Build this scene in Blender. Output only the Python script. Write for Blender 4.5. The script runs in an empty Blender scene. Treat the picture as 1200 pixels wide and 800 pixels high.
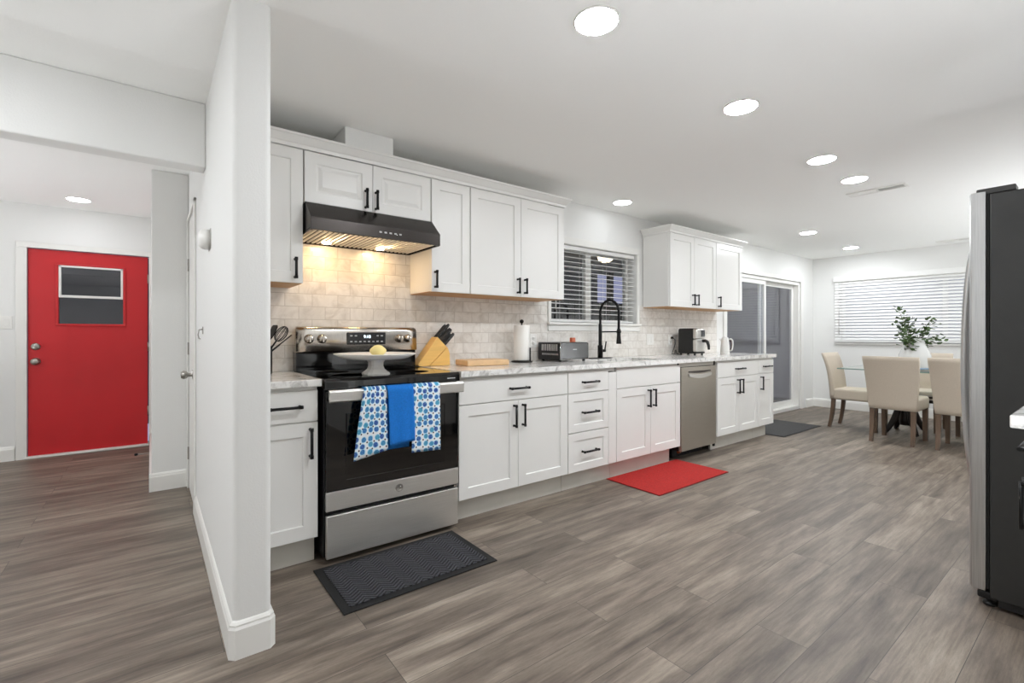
import bpy, bmesh, math, random
from mathutils import Vector, Matrix
random.seed(7)
R = math.radians
SC = bpy.context.scene
COL = SC.collection

# ------------------------------------------------------------------ camera, world, exposure
cam_d = bpy.data.cameras.new('camera'); cam = bpy.data.objects.new('camera', cam_d); COL.objects.link(cam)
cam.location = (-.6602, -3.0392, 1.1314)
cam.rotation_euler = (R(90), 0, R(-37.4833))
cam_d.sensor_width = 36; cam_d.lens = 552.33 / 1200 * 36
cam_d.shift_y = -8.0 / 1200
cam_d.clip_start = .02
SC.camera = cam
SC.view_settings.view_transform = 'Standard'; SC.view_settings.look = 'None'
SC.view_settings.gamma = 1; SC.view_settings.use_curve_mapping = False
SC.view_settings.exposure = 0.10
CAN = 205.0        # strength of the recessed ceiling lights
CAN_HALL = 33.0   # the entry hall light
CAN_DIM = 15.0    # the dimmed ones close to a wall
FILL = 225.0        # strength of the added fill lights, unseen and low, that brighten the ceiling
LAMP = (.95, .985, 1.025)
HOODW = 170.0     # strength of the two bulbs under the range hood
world = bpy.data.worlds.new('night_sky'); SC.world = world; world.use_nodes = True
bg = world.node_tree.nodes['Background']; bg.inputs[0].default_value = (.36, .36, .56, 1); bg.inputs[1].default_value = .85
SC.cycles.use_denoising = True
SC.cycles.max_bounces = 12; SC.cycles.diffuse_bounces = 8; SC.cycles.transparent_max_bounces = 24
SC.cycles.sample_clamp_indirect = 6

CE = 2.325                      # ceiling height
XF = 7.713                      # far wall

# ------------------------------------------------------------------ materials
def s2l(c):
    return tuple(((v/255)/12.92 if v/255 <= .04045 else ((v/255+.055)/1.055)**2.4) for v in c)
class N:
    def __init__(s, name):
        s.m = bpy.data.materials.new(name); s.m.use_nodes = True
        s.t = s.m.node_tree; s.p = s.t.nodes['Principled BSDF']
    def n(s, kind, **kw):
        x = s.t.nodes.new(kind)
        for k, v in kw.items():
            if k.startswith('_'): setattr(x, k[1:], v)
            else: x.inputs[k.replace('__', ' ')].default_value = v
        return x
    def l(s, a, b): s.t.links.new(a, b)
    def coords(s, scale=(1, 1, 1), rot=(0, 0, 0), kind='Object'):
        tc = s.n('ShaderNodeTexCoord'); mp = s.n('ShaderNodeMapping')
        mp.inputs['Scale'].default_value = scale; mp.inputs['Rotation'].default_value = rot
        s.l(tc.outputs[kind], mp.inputs['Vector']); return mp.outputs['Vector']
    def ramp(s, fac, stops):
        r = s.n('ShaderNodeValToRGB'); e = r.color_ramp.elements
        while len(e) < len(stops): e.new(.5)
        for i, (p, c) in enumerate(stops): e[i].position = p; e[i].color = (*c, 1) if len(c) == 3 else c
        s.l(fac, r.inputs['Fac']); return r.outputs['Color']
    def mix(s, fac, a, b, blend='MIX'):
        x = s.n('ShaderNodeMix'); x.data_type = 'RGBA'; x.blend_type = blend
        for sock, v in ((x.inputs[0], fac), (x.inputs[6], a), (x.inputs[7], b)):
            if hasattr(v, 'links'): s.l(v, sock)
            else: sock.default_value = v if isinstance(v, (int, float)) else (*v, 1)
        return x.outputs[2]
    def bump(s, h, strength=.2, dist=.002):
        b = s.n('ShaderNodeBump', Strength=strength, Distance=dist); s.l(h, b.inputs['Height']); s.l(b.outputs[0], s.p.inputs['Normal'])
    def base(s, v):
        if hasattr(v, 'links'): s.l(v, s.p.inputs['Base Color'])
        else: s.p.inputs['Base Color'].default_value = (*v, 1)
def plain(name, rgb, rough=.5, metal=0, noise=0, nscale=40, bump=0, bscale=200, stretch=(1, 1, 1), coat=0, spec=.5):
    a = N(name); c = s2l(rgb)
    a.p.inputs['Roughness'].default_value = rough; a.p.inputs['Metallic'].default_value = metal
    a.p.inputs['Coat Weight'].default_value = coat; a.p.inputs['Specular IOR Level'].default_value = spec
    if noise:
        nt = a.n('ShaderNodeTexNoise', Scale=nscale, Detail=4.0); a.l(a.coords(stretch), nt.inputs['Vector'])
        a.base(a.ramp(nt.outputs['Fac'], [(.3, tuple(v*(1-noise) for v in c)), (.7, tuple(min(1, v*(1+noise)) for v in c))]))
    else: a.base(c)
    if bump:
        nb = a.n('ShaderNodeTexNoise', Scale=bscale, Detail=3.0); a.l(a.coords(stretch), nb.inputs['Vector'])
        a.bump(nb.outputs['Fac'], bump, .002)
    return a.m
def emit(name, rgb, strength):
    a = N(name); a.base((.8, .8, .8)); a.p.inputs['Emission Color'].default_value = (*rgb, 1); a.p.inputs['Emission Strength'].default_value = strength
    return a.m
def glass(name, tint=(1, 1, 1), rough=0.0, ior=1.5, boost=1.0):
    a = N(name); t = a.t; t.nodes.remove(a.p)
    tr = a.n('ShaderNodeBsdfTransparent'); tr.inputs[0].default_value = (*tint, 1)
    gl = a.n('ShaderNodeBsdfGlossy'); gl.inputs['Roughness'].default_value = rough; gl.inputs[0].default_value = (boost, boost, boost, 1)
    fr = a.n('ShaderNodeFresnel'); fr.inputs['IOR'].default_value = ior
    mx = a.n('ShaderNodeMixShader'); geo = a.n('ShaderNodeNewGeometry'); inv = a.n('ShaderNodeMath', _operation='SUBTRACT'); inv.inputs[0].default_value = 1; a.l(geo.outputs['Backfacing'], inv.inputs[1])
    ml = a.n('ShaderNodeMath', _operation='MULTIPLY'); a.l(fr.outputs[0], ml.inputs[0]); a.l(inv.outputs[0], ml.inputs[1])
    a.l(ml.outputs[0], mx.inputs[0]); a.l(tr.outputs[0], mx.inputs[1]); a.l(gl.outputs[0], mx.inputs[2])
    a.l(mx.outputs[0], t.nodes['Material Output'].inputs['Surface']); return a.m

M = {}
M['wall'] = plain('wall_paint', (232, 232, 230), .7, bump=.35, bscale=160)
M['ceil'] = plain('ceiling_paint', (246, 246, 244), .85, bump=.2, bscale=110)
M['trim'] = plain('trim_paint', (234, 233, 229), .35)
M['cab'] = plain('white_cabinet_lacquer', (234, 233, 230), .32, noise=.01, nscale=3)
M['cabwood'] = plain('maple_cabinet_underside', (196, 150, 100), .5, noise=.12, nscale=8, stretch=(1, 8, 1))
M['toe'] = plain('toe_kick_panel', (205, 202, 194), .5, noise=.03, nscale=8)
M['black'] = plain('matte_black_metal', (16, 16, 17), .38, 0.4)
M['blackp'] = plain('black_plastic', (18, 18, 19), .45, noise=.1, nscale=60)
M['blackgl'] = plain('black_glass', (7, 7, 8), .06, coat=.5)
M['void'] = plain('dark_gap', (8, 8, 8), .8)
M['chrome'] = plain('chrome', (205, 205, 205), .12, 1.0)
M['nickel'] = plain('satin_nickel', (170, 166, 160), .3, 1.0)
def steel(name, rgb, rough=.25, axis=(1, 1, 260), b=.12, dist=.002):
    a = N(name); c = s2l(rgb); a.p.inputs['Metallic'].default_value = 1; a.p.inputs['Roughness'].default_value = rough
    nt = a.n('ShaderNodeTexNoise', Scale=6.0, Detail=3.0); a.l(a.coords(axis), nt.inputs['Vector'])
    a.base(a.ramp(nt.outputs['Fac'], [(.25, tuple(v*.86 for v in c)), (.75, tuple(min(1, v*1.1) for v in c))]))
    a.bump(nt.outputs['Fac'], b, .002); return a.m
M['steel'] = steel('brushed_stainless_steel', (222, 220, 216), .38, (1, 1, 170), .6)
M['panelsteel'] = steel('polished_panel_steel', (200, 194, 186), .20, (60, 60, 1), .12)
M['steelf'] = steel('fridge_stainless_steel', (196, 196, 196), .3, (40, 40, 1), .06)
M['steeldw'] = steel('dishwasher_stainless_steel', (188, 182, 172), .36, (1, 1, 170), .45)
M['blacksteel'] = steel('black_stainless_steel', (72, 68, 66), .26, (1, 1, 200), .08)
M['fridge'] = plain('dark_grey_textured_fridge_side', (44, 44, 43), .42, noise=.05, nscale=30, bump=.15, bscale=500)
M['towelp'] = plain('white_paper', (240, 239, 235), .9, bump=.4, bscale=150)
M['porc'] = plain('white_glazed_ceramic', (232, 230, 225), .15)
M['frost'] = plain('white_plastic', (236, 235, 231), .3)
M['red'] = plain('red_door_paint', (196, 32, 38), .38, noise=.05, nscale=2)
M['bamboo'] = plain('bamboo', (238, 192, 112), .4, noise=.08, nscale=5, stretch=(1, 1, 12), spec=.4)
M['board'] = plain('butcher_block_wood', (222, 186, 142), .45, noise=.12, nscale=4, stretch=(3, 25, 3))
M['lemon'] = plain('lemon_peel', (240, 222, 150), .5, noise=.06, nscale=25, bump=.4, bscale=120)
M['orange'] = plain('orange_card', (206, 110, 78), .5, noise=.1, nscale=40)
M['linen'] = plain('beige_linen', (196, 184, 168), .9, noise=.07, nscale=220, bump=.5, bscale=420)
M['walnut'] = plain('walnut_leg', (104, 84, 68), .4, noise=.2, nscale=6, stretch=(6, 6, 1))
M['espresso'] = plain('espresso_wood', (30, 22, 19), .32, noise=.2, nscale=8)
M['bluetowel'] = plain('blue_terry_cloth', (20, 116, 205), .95, noise=.12, nscale=160, bump=.8, bscale=500)
M['leaf'] = plain('green_leaf', (62, 84, 42), .45, noise=.3, nscale=9)
M['stem'] = plain('woody_stem', (84, 70, 46), .6, noise=.1)
M['blind'] = plain('white_blind_slat', (238, 238, 236), .45)
M['cord'] = plain('white_cord', (225, 225, 222), .8, noise=.02)
M['gtable'] = glass('clear_table_glass', (.95, .985, .97))
M['gedge'] = plain('green_glass_edge', (120, 150, 140), .1)
M['gwin'] = glass('window_pane_glass', (.9, .93, .93), ior=1.8)
M['gdoor'] = glass('sliding_door_glass', (.9, .92, .95), ior=2.5)
M['gdark'] = glass('dim_door_window_glass', (.55, .58, .6), ior=2.0)
M['goven'] = plain('dark_oven_glass', (12, 12, 13), .05, coat=.6)
M['can'] = emit('lit_led_lens', LAMP, CAN)
M['torch'] = emit('lit_added_fill_lens', LAMP, FILL)
M['candim'] = emit('lit_dimmed_led_lens', LAMP, CAN_DIM); M['canhall'] = emit('lit_hall_led_lens', LAMP, CAN_HALL)
M['hoodbulb'] = emit('lit_warm_bulb', (1, .66, .33), HOODW)
M['porch'] = emit('lit_porch_shade', (1, .8, .5), 5)
M['disp'] = emit('lit_clock_digits', (.75, .9, 1), 3)
M['icon'] = plain('pale_grey_print', (190, 190, 190), .5)
M['siding'] = plain('lavender_grey_stucco', (172, 171, 188), .8, noise=.08, nscale=3)
M['fence'] = plain('dark_fence_boards', (62, 60, 52), .8, noise=.25, nscale=4, stretch=(8, 8, 1))
M['concrete'] = plain('patio_concrete', (96, 96, 100), .85, noise=.12, nscale=5)
M['shrub'] = plain('dark_hedge_leaf', (38, 62, 30), .7, noise=.3, nscale=20)
M['copper'] = plain('copper_fitting', (150, 90, 62), .4, .8)

def floor_mat():
    a = N('grey_oak_vinyl_plank'); a.p.inputs['Roughness'].default_value = .38
    tc = a.n('ShaderNodeTexCoord')
    br = a.n('ShaderNodeTexBrick'); br.offset = .37; br.offset_frequency = 2
    br.inputs['Scale'].default_value = 1; br.inputs['Brick Width'].default_value = 1.22; br.inputs['Row Height'].default_value = .18
    br.inputs['Mortar Size'].default_value = .0012; br.inputs['Mortar Smooth'].default_value = .3
    br.inputs['Color1'].default_value = (0, 0, 0, 1); br.inputs['Color2'].default_value = (1, 1, 1, 1); br.inputs['Mortar'].default_value = (.5, .5, .5, 1)
    a.l(tc.outputs['Object'], br.inputs['Vector'])
    # per-plank shift of the grain
    sep = a.n('ShaderNodeSeparateColor'); a.l(br.outputs['Color'], sep.inputs[0])
    mul = a.n('ShaderNodeMath', _operation='MULTIPLY'); mul.inputs[1].default_value = 37.0; a.l(sep.outputs[0], mul.inputs[0])
    cb = a.n('ShaderNodeCombineXYZ'); a.l(mul.outputs[0], cb.inputs[2]); a.l(mul.outputs[0], cb.inputs[0])
    add = a.n('ShaderNodeVectorMath', _operation='ADD'); a.l(tc.outputs['Object'], add.inputs[0]); a.l(cb.outputs[0], add.inputs[1])
    def grain(sx, sy, scale, det, dist=0.0):
        mp = a.n('ShaderNodeMapping'); mp.inputs['Scale'].default_value = (sx, sy, 1); a.l(add.outputs[0], mp.inputs['Vector'])
        nt = a.n('ShaderNodeTexNoise', Scale=scale, Detail=det, Roughness=.62, Distortion=dist); a.l(mp.outputs[0], nt.inputs['Vector']); return nt.outputs['Fac']
    g1 = grain(.9, 7.5, 1.9, 12.0, .22); g2 = grain(1.8, 34, 3.0, 8.0, .15); g3 = grain(.9, 3.0, 2.2, 6.0, .5); g4 = grain(8, 70, 8.0, 3.0)
    c1 = a.ramp(g1, [(.28, s2l((76, 67, 59))), (.44, s2l((110, 99, 89))), (.60, s2l((136, 125, 113))), (.76, s2l((154, 143, 131)))])
    c2 = a.ramp(g2, [(.30, (.74, .73, .72)), (.58, (1.05, 1.05, 1.05))])
    c3 = a.ramp(g3, [(.3, (.78, .77, .755)), (.65, (1.12, 1.12, 1.12))])
    c4 = a.ramp(g4, [(.35, (.90, .90, .90)), (.6, (1.04, 1.04, 1.04))])
    tint = a.ramp(sep.outputs[0], [(0, (.76, .75, .74)), (1, (1.16, 1.16, 1.16))])
    c = a.mix(1, c1, c2, 'MULTIPLY'); c = a.mix(1, c, c3, 'MULTIPLY'); c = a.mix(1, c, c4, 'MULTIPLY'); c = a.mix(1, c, tint, 'MULTIPLY')
    c = a.mix(br.outputs['Fac'], c, s2l((64, 58, 53)))
    a.base(c); a.bump(g2, .08, .002)
    rr = a.ramp(g1, [(0, (.42, .42, .42)), (1, (.56, .56, .56))]); a.l(rr, a.p.inputs['Roughness'])
    return a.m
M['floor'] = floor_mat()
def tile_mat():
    a = N('marble_subway_tile'); tc = a.n('ShaderNodeTexCoord'); sp = a.n('ShaderNodeSeparateXYZ'); cb = a.n('ShaderNodeCombineXYZ')
    a.l(tc.outputs['Object'], sp.inputs[0]); a.l(sp.outputs[0], cb.inputs[0]); a.l(sp.outputs[2], cb.inputs[1])
    mp = a.n('ShaderNodeMapping'); mp.inputs['Location'].default_value = (.03, -.914, 0); a.l(cb.outputs[0], mp.inputs['Vector'])
    br = a.n('ShaderNodeTexBrick'); br.offset = .5
    br.inputs['Scale'].default_value = 1; br.inputs['Brick Width'].default_value = .154; br.inputs['Row Height'].default_value = .0775
    br.inputs['Mortar Size'].default_value = .0018; br.inputs['Mortar Smooth'].default_value = .15
    br.inputs['Color1'].default_value = (0, 0, 0, 1); br.inputs['Color2'].default_value = (1, 1, 1, 1)
    a.l(mp.outputs[0], br.inputs['Vector'])
    nt = a.n('ShaderNodeTexNoise', Scale=9.0, Detail=7.0, Roughness=.6, Distortion=1.4)
    ad = a.n('ShaderNodeVectorMath', _operation='ADD'); a.l(mp.outputs[0], ad.inputs[0]); a.l(br.outputs['Color'], ad.inputs[1]); a.l(ad.outputs[0], nt.inputs['Vector'])
    c = a.ramp(nt.outputs['Fac'], [(.28, s2l((206, 200, 192))), (.5, s2l((229, 225, 219))), (.72, s2l((240, 237, 232)))])
    tint = a.ramp(br.outputs['Color'], [(0, (.92, .915, .905)), (1, (1.02, 1.02, 1.02))])
    c = a.mix(1, c, tint, 'MULTIPLY'); c = a.mix(br.outputs['Fac'], c, s2l((196, 190, 182))); a.base(c)
    a.p.inputs['Roughness'].default_value = .16
    wv = a.n('ShaderNodeTexNoise', Scale=14.0, Detail=2.0); a.l(mp.outputs[0], wv.inputs['Vector'])
    inv = a.n('ShaderNodeMath', _operation='SUBTRACT'); inv.inputs[0].default_value = 1; a.l(br.outputs['Fac'], inv.inputs[1])
    sm = a.n('ShaderNodeMath', _operation='MULTIPLY_ADD'); a.l(wv.outputs['Fac'], sm.inputs[0]); sm.inputs[1].default_value = .9; a.l(inv.outputs[0], sm.inputs[2])
    a.bump(sm.outputs[0], .35, .003); return a.m
M['tile'] = tile_mat()
def marble():
    a = N('white_marble_quartz'); a.p.inputs['Roughness'].default_value = .12
    v = a.coords((1, 1.6, 1), (0, 0, .5))
    n1 = a.n('ShaderNodeTexNoise', Scale=7.0, Detail=9.0, Roughness=.62, Distortion=2.2); a.l(v, n1.inputs['Vector'])
    n2 = a.n('ShaderNodeTexNoise', Scale=26.0, Detail=5.0, Distortion=.6); a.l(v, n2.inputs['Vector'])
    c = a.ramp(n1.outputs['Fac'], [(.34, s2l((172, 170, 168))), (.43, s2l((214, 212, 209))), (.50, s2l((234, 233, 230)))])
    c2 = a.ramp(n2.outputs['Fac'], [(.32, (.86, .86, .86)), (.48, (1, 1, 1))])
    a.base(a.mix(.8, c, c2, 'MULTIPLY')); return a.m
M['marble'] = marble()
def print_mat():
    a = N('blue_print_cotton'); a.p.inputs['Roughness'].default_value = .95
    tc = a.n('ShaderNodeTexCoord')
    wob = a.n('ShaderNodeTexNoise', Scale=60.0, Detail=1.0); a.l(tc.outputs['UV'], wob.inputs['Vector'])
    v1 = a.n('ShaderNodeTexVoronoi', _voronoi_dimensions='2D', Scale=28.0, Randomness=.34); a.l(tc.outputs['UV'], v1.inputs['Vector'])
    ad = a.n('ShaderNodeMath', _operation='MULTIPLY_ADD'); a.l(wob.outputs['Fac'], ad.inputs[0]); ad.inputs[1].default_value = .16; a.l(v1.outputs['Distance'], ad.inputs[2])
    m1 = a.ramp(ad.outputs[0], [(.415, (1, 1, 1)), (.44, (0, 0, 0))])
    halo = a.ramp(ad.outputs[0], [(.49, (1, 1, 1)), (.56, (0, 0, 0))])
    sp = a.n('ShaderNodeSeparateColor'); a.l(v1.outputs['Color'], sp.inputs[0])
    blue = a.ramp(sp.outputs[0], [(.15, s2l((30, 62, 150))), (.5, s2l((38, 104, 176))), (.9, s2l((64, 150, 186)))])
    fine = a.n('ShaderNodeTexNoise', Scale=240.0, Detail=2.0); a.l(tc.outputs['UV'], fine.inputs['Vector'])
    blue = a.mix(a.ramp(fine.outputs['Fac'], [(.5, (0, 0, 0)), (.66, (.55, .55, .55))]), blue, s2l((150, 200, 225)))
    mp = a.n('ShaderNodeMapping'); mp.inputs['Location'].default_value = (.017, .017, 0); a.l(tc.outputs['UV'], mp.inputs['Vector'])
    v2 = a.n('ShaderNodeTexVoronoi', _voronoi_dimensions='2D', Scale=28.0, Randomness=.34); a.l(mp.outputs[0], v2.inputs['Vector'])
    dots = a.ramp(v2.outputs['Distance'], [(.11, (1, 1, 1)), (.14, (0, 0, 0))])
    c = a.mix(halo, s2l((232, 236, 240)), s2l((176, 220, 240))); c = a.mix(dots, c, s2l((50, 40, 62))); c = a.mix(m1, c, blue)
    a.base(c); return a.m
M['print'] = print_mat()
def mat_chevron():
    a = N('charcoal_chevron_pile'); a.p.inputs['Roughness'].default_value = .95
    tc = a.n('ShaderNodeTexCoord'); sp = a.n('ShaderNodeSeparateXYZ'); a.l(tc.outputs['Object'], sp.inputs[0])
    def m(op, x, y=None, z=None):
        k = a.n('ShaderNodeMath', _operation=op)
        for i, q in enumerate((x, y, z)):
            if q is None: continue
            if hasattr(q, 'links'): a.l(q, k.inputs[i])
            else: k.inputs[i].default_value = q
        return k.outputs[0]
    zig = m('PINGPONG', sp.outputs[0], .045)
    ph = m('ADD', m('MULTIPLY', zig, .8), sp.outputs[1])
    st = m('SINE', m('MULTIPLY', ph, 2*math.pi/.021))
    c = a.ramp(m('MULTIPLY_ADD', st, .5, .5), [(.25, s2l((26, 26, 28))), (.6, s2l((74, 74, 80)))])
    nt = a.n('ShaderNodeTexNoise', Scale=260.0, Detail=3.0); a.l(tc.outputs['Object'], nt.inputs['Vector'])
    a.base(a.mix(1, c, a.ramp(nt.outputs['Fac'], [(.35, (.55, .55, .55)), (.7, (1.25, 1.25, 1.25))]), 'MULTIPLY'))
    a.bump(st, .6, .004); return a.m
M['chev'] = mat_chevron()
M['rubber'] = plain('black_rubber_border', (13, 13, 14), .7, noise=.1, nscale=100)
M['redmat'] = plain('red_woven_pile', (168, 28, 22), .95, noise=.2, nscale=55, bump=.7, bscale=300, stretch=(1, 3, 1))
M['redhem'] = plain('dark_red_hem', (120, 24, 24), .9, noise=.1)
M['greymat'] = plain('speckled_dark_grey_pile', (66, 65, 65), .95, noise=.55, nscale=130, bump=.8, bscale=400)

# ------------------------------------------------------------------ mesh helpers
def nb(): return bmesh.new()
def box(bm, x0, x1, y0, y1, z0, z1, bev=0, seg=2):
    g = bmesh.ops.create_cube(bm, size=1, matrix=Matrix.Translation(((x0+x1)/2, (y0+y1)/2, (z0+z1)/2)) @ Matrix.Diagonal((abs(x1-x0), abs(y1-y0), abs(z1-z0), 1)))
    if bev:
        es = list({e for v in g['verts'] for e in v.link_edges})
        bmesh.ops.bevel(bm, geom=es, offset=bev, segments=seg, affect='EDGES', profile=.5)
    return bm
def ring(bm, c, u, v, r, n): return [bm.verts.new(c + u*(r*math.cos(2*math.pi*k/n)) + v*(r*math.sin(2*math.pi*k/n))) for k in range(n)]
def bridge(bm, a, b, smooth=True):
    n = len(a)
    for k in range(n):
        f = bm.faces.new((a[k], a[(k+1) % n], b[(k+1) % n], b[k])); f.smooth = smooth
def tube(bm, pts, r, n=10, cap=True, closed=False):
    pts = [Vector(p) for p in pts]; rs = r if isinstance(r, (list, tuple)) else [r]*len(pts); prev = None; rings = []; up = None
    for i, p in enumerate(pts):
        if closed: t = (pts[(i+1) % len(pts)] - pts[i-1]).normalized()
        else: t = (pts[min(i+1, len(pts)-1)] - pts[max(i-1, 0)]).normalized()
        if up is None: up = Vector((0, 0, 1)) if abs(t.z) < .9 else Vector((1, 0, 0))
        u = t.cross(up).normalized(); v = u.cross(t).normalized(); up = v
        rings.append(ring(bm, p, u, v, rs[i], n))
    for a, b in zip(rings, rings[1:]): bridge(bm, a, b)
    if closed: bridge(bm, rings[-1], rings[0])
    elif cap: bm.faces.new(rings[0]); bm.faces.new(rings[-1])
    return bm
def lathe(bm, prof, c=(0, 0, 0), n=28, axis='Z', sx=1, sy=1):
    c = Vector(c); rings = []
    ax = {'Z': (Vector((1, 0, 0)), Vector((0, 1, 0)), Vector((0, 0, 1))), 'Y': (Vector((1, 0, 0)), Vector((0, 0, 1)), Vector((0, 1, 0))), 'X': (Vector((0, 1, 0)), Vector((0, 0, 1)), Vector((1, 0, 0)))}[axis]
    for r, h in prof: rings.append(ring(bm, c + ax[2]*h, ax[0]*sx, ax[1]*sy, max(r, 1e-4), n))
    for a, b in zip(rings, rings[1:]): bridge(bm, a, b)
    bm.faces.new(rings[0]); bm.faces.new(rings[-1]); return bm
def prism(bm, poly, a0, a1, axis='X', bev=0):
    """poly: 2D outline; axis X -> (y,z), Y -> (x,z), Z -> (x,y)"""
    f = {'X': lambda p, a: (a, p[0], p[1]), 'Y': lambda p, a: (p[0], a, p[1]), 'Z': lambda p, a: (p[0], p[1], a)}[axis]
    A = [bm.verts.new(f(p, a0)) for p in poly]; B = [bm.verts.new(f(p, a1)) for p in poly]
    fs = [bm.faces.new(A), bm.faces.new(B)]
    n = len(poly)
    for k in range(n): fs.append(bm.faces.new((A[k], A[(k+1) % n], B[(k+1) % n], B[k])))
    if bev: bmesh.ops.bevel(bm, geom=list({e for q in fs for e in q.edges}), offset=bev, segments=2, affect='EDGES', profile=.5)
    return bm
def sphere(bm, c, r, sx=1, sy=1, sz=1, u=20, v=12):
    g = bmesh.ops.create_uvsphere(bm, u_segments=u, v_segments=v, radius=r, matrix=Matrix.Translation(c) @ Matrix.Diagonal((sx, sy, sz, 1)))
    for q in g['verts']:
        for f in q.link_faces: f.smooth = True
    return bm
def ringpanel(bm, x0, x1, z0, z1, rings):
    """a front facing -y made of nested rectangles (inset, y)"""
    prev = None
    for i, (q, y) in enumerate(rings):
        cur = [bm.verts.new(p) for p in ((x0+q, y, z0+q), (x1-q, y, z0+q), (x1-q, y, z1-q), (x0+q, y, z1-q))]
        if prev is None: bm.faces.new(cur)
        else: bridge(bm, prev, cur, False)
        prev = cur
    bm.faces.new(prev); return bm
def shaker(bm, x0, x1, z0, z1, yf, rail=.057, t=.019):
    return ringpanel(bm, x0, x1, z0, z1, [(0, yf+t), (0, yf+.0015), (.0015, yf), (rail, yf), (rail+.004, yf+.008)])
def raised(bm, x0, x1, z0, z1, yf, rail=.06, t=.019):
    return ringpanel(bm, x0, x1, z0, z1, [(0, yf+t), (0, yf+.0015), (.0015, yf), (rail, yf), (rail+.006, yf+.007), (rail+.014, yf+.008), (rail+.034, yf+.001), (rail+.036, yf+.001)])
def slab(bm, x0, x1, z0, z1, yf, t=.019):
    return ringpanel(bm, x0, x1, z0, z1, [(0, yf+t), (0, yf+.002), (.002, yf)])

def origin(o):
    v = Vector((0, 0, 0))
    while o: v += o.location; o = o.parent
    return v
def link(name, bm, mat, parent=None, world=True, smooth=False):
    bmesh.ops.recalc_face_normals(bm, faces=bm.faces)
    if parent is not None and world: bmesh.ops.translate(bm, verts=bm.verts, vec=-origin(parent))
    me = bpy.data.meshes.new(name); bm.to_mesh(me); bm.free()
    if smooth:
        for p in me.polygons: p.use_smooth = True
    o = bpy.data.objects.new(name, me); COL.objects.link(o); me.materials.append(mat)
    if parent is not None: o.parent = parent
    return o
part = link
def tag(o, label, cat, group=None):
    o['label'] = label; o['category'] = cat
    if group: o['group'] = group
    return o
def thing(name, label, cat, loc, rz=0, group=None):
    o = bpy.data.objects.new(name, None); COL.objects.link(o); o.location = loc; o.rotation_euler = (0, 0, rz); o.empty_display_size = .1
    return tag(o, label, cat, group)
def struct(name, bm, mat, parent=None):
    o = link(name, bm, mat, parent)
    if parent is None: o['kind'] = 'structure'
    return o
def sroot(name, loc):
    o = bpy.data.objects.new(name, None); COL.objects.link(o); o.location = loc; o['kind'] = 'structure'; return o
def dup(root, loc, rz=None, label=None, group=None):
    def cp(o, par):
        c = o.copy(); COL.objects.link(c)
        if par is not None: c.parent = par
        for ch in [x for x in o.children]: cp(ch, c)
        return c
    r = cp(root, None); r.location = loc
    if rz is not None: r.rotation_euler = (0, 0, rz)
    if label: r['label'] = label
    if group: r['group'] = group
    return r

# ------------------------------------------------------------------ SETTING
XL, YB = -3.6, -6.2
struct('floor', box(nb(), XL-.2, XF+.2, YB-.2, 3.3, -.06, 0), M['floor'])
struct('ceiling', box(nb(), XL-.2, XF+.2, YB-.2, 3.3, CE, CE+.12), M['ceil'])
# kitchen wall with window and sliding door openings
WX0, WX1, WZ0, WZ1 = 2.09, 3.262, 1.24, 1.94
SX0, SX1, SZ1 = 5.02, 7.24, 1.935
b = nb()
box(b, -.311, WX0, 0, .15, 0, CE); box(b, WX0, WX1, 0, .15, 0, WZ0); box(b, WX0, WX1, 0, .15, WZ1, CE)
box(b, WX1, SX0, 0, .15, 0, CE); box(b, SX0, SX1, 0, .15, SZ1, CE); box(b, SX1, XF, 0, .15, 0, CE)
struct('wall_kitchen', b, M['wall'])
# far wall with window opening
FY0, FY1, FZ0, FZ1 = -.36, -2.75, 1.02, 1.93
b = nb()
box(b, XF, XF+.15, -3.6, FY1, 0, CE); box(b, XF, XF+.15, FY1, FY0, 0, FZ0); box(b, XF, XF+.15, FY1, FY0, FZ1, CE); box(b, XF, XF+.15, FY0, .15, 0, CE)
struct('wall_right', b, M['wall'])
struct('wall_front', box(nb(), 1.12, XF, -3.6, -3.45, 0, CE), M['wall'])
struct('wall_side', box(nb(), 1.12, 1.27, YB, -3.6, 0, CE), M['wall'])
struct('wall_rear', box(nb(), XL, 1.12, YB-.15, YB, 0, CE), M['wall'])
struct('wall_left', box(nb(), XL-.15, XL, YB, 3.05, 0, CE), M['wall'])
# partition with rounded end
PX0, PX1, PY = -.433, -.311, -1.145
b = nb()
rr = .02; poly = []
for cx, cy, a0 in ((PX0+rr, PY+rr, 180), (PX1-rr, PY+rr, 270)):
    for k in range(7): a = R(a0+15*k); poly.append((cx+rr*math.cos(a), cy+rr*math.sin(a)))
poly += [(PX1, .56), (PX0, .56)]
prism(b, poly, 0, CE, 'Z'); box(b, PX0, PX1, .56, 1.17, 1.965, CE); box(b, PX0, PX1, 1.17, 1.24, 0, CE)
struct('wall_partition', b, M['wall'])
struct('wall_header', box(nb(), XL, PX0, -.139, -.02, 1.995, CE, .008), M['wall'])
struct('wall_closet', box(nb(), -.655, PX0, 1.24, 3.05, 0, CE, .006), M['wall'])
struct('wall_void', box(nb(), -.37, -.315, .561, 1.169, 0, 1.96), M['void'])
DX0, DX1, DZ1 = -1.548, -.684, 1.92  # computed offline from image pixels, like most positions in this scene
b = nb(); box(b, XL, DX0-.01, 3.05, 3.2, 0, CE); box(b, DX1+.01, PX1, 3.05, 3.2, 0, CE); box(b, DX0-.01, DX1+.01, 3.05, 3.2, DZ1+.01, CE)
struct('wall_entry', b, M['wall'])
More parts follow.
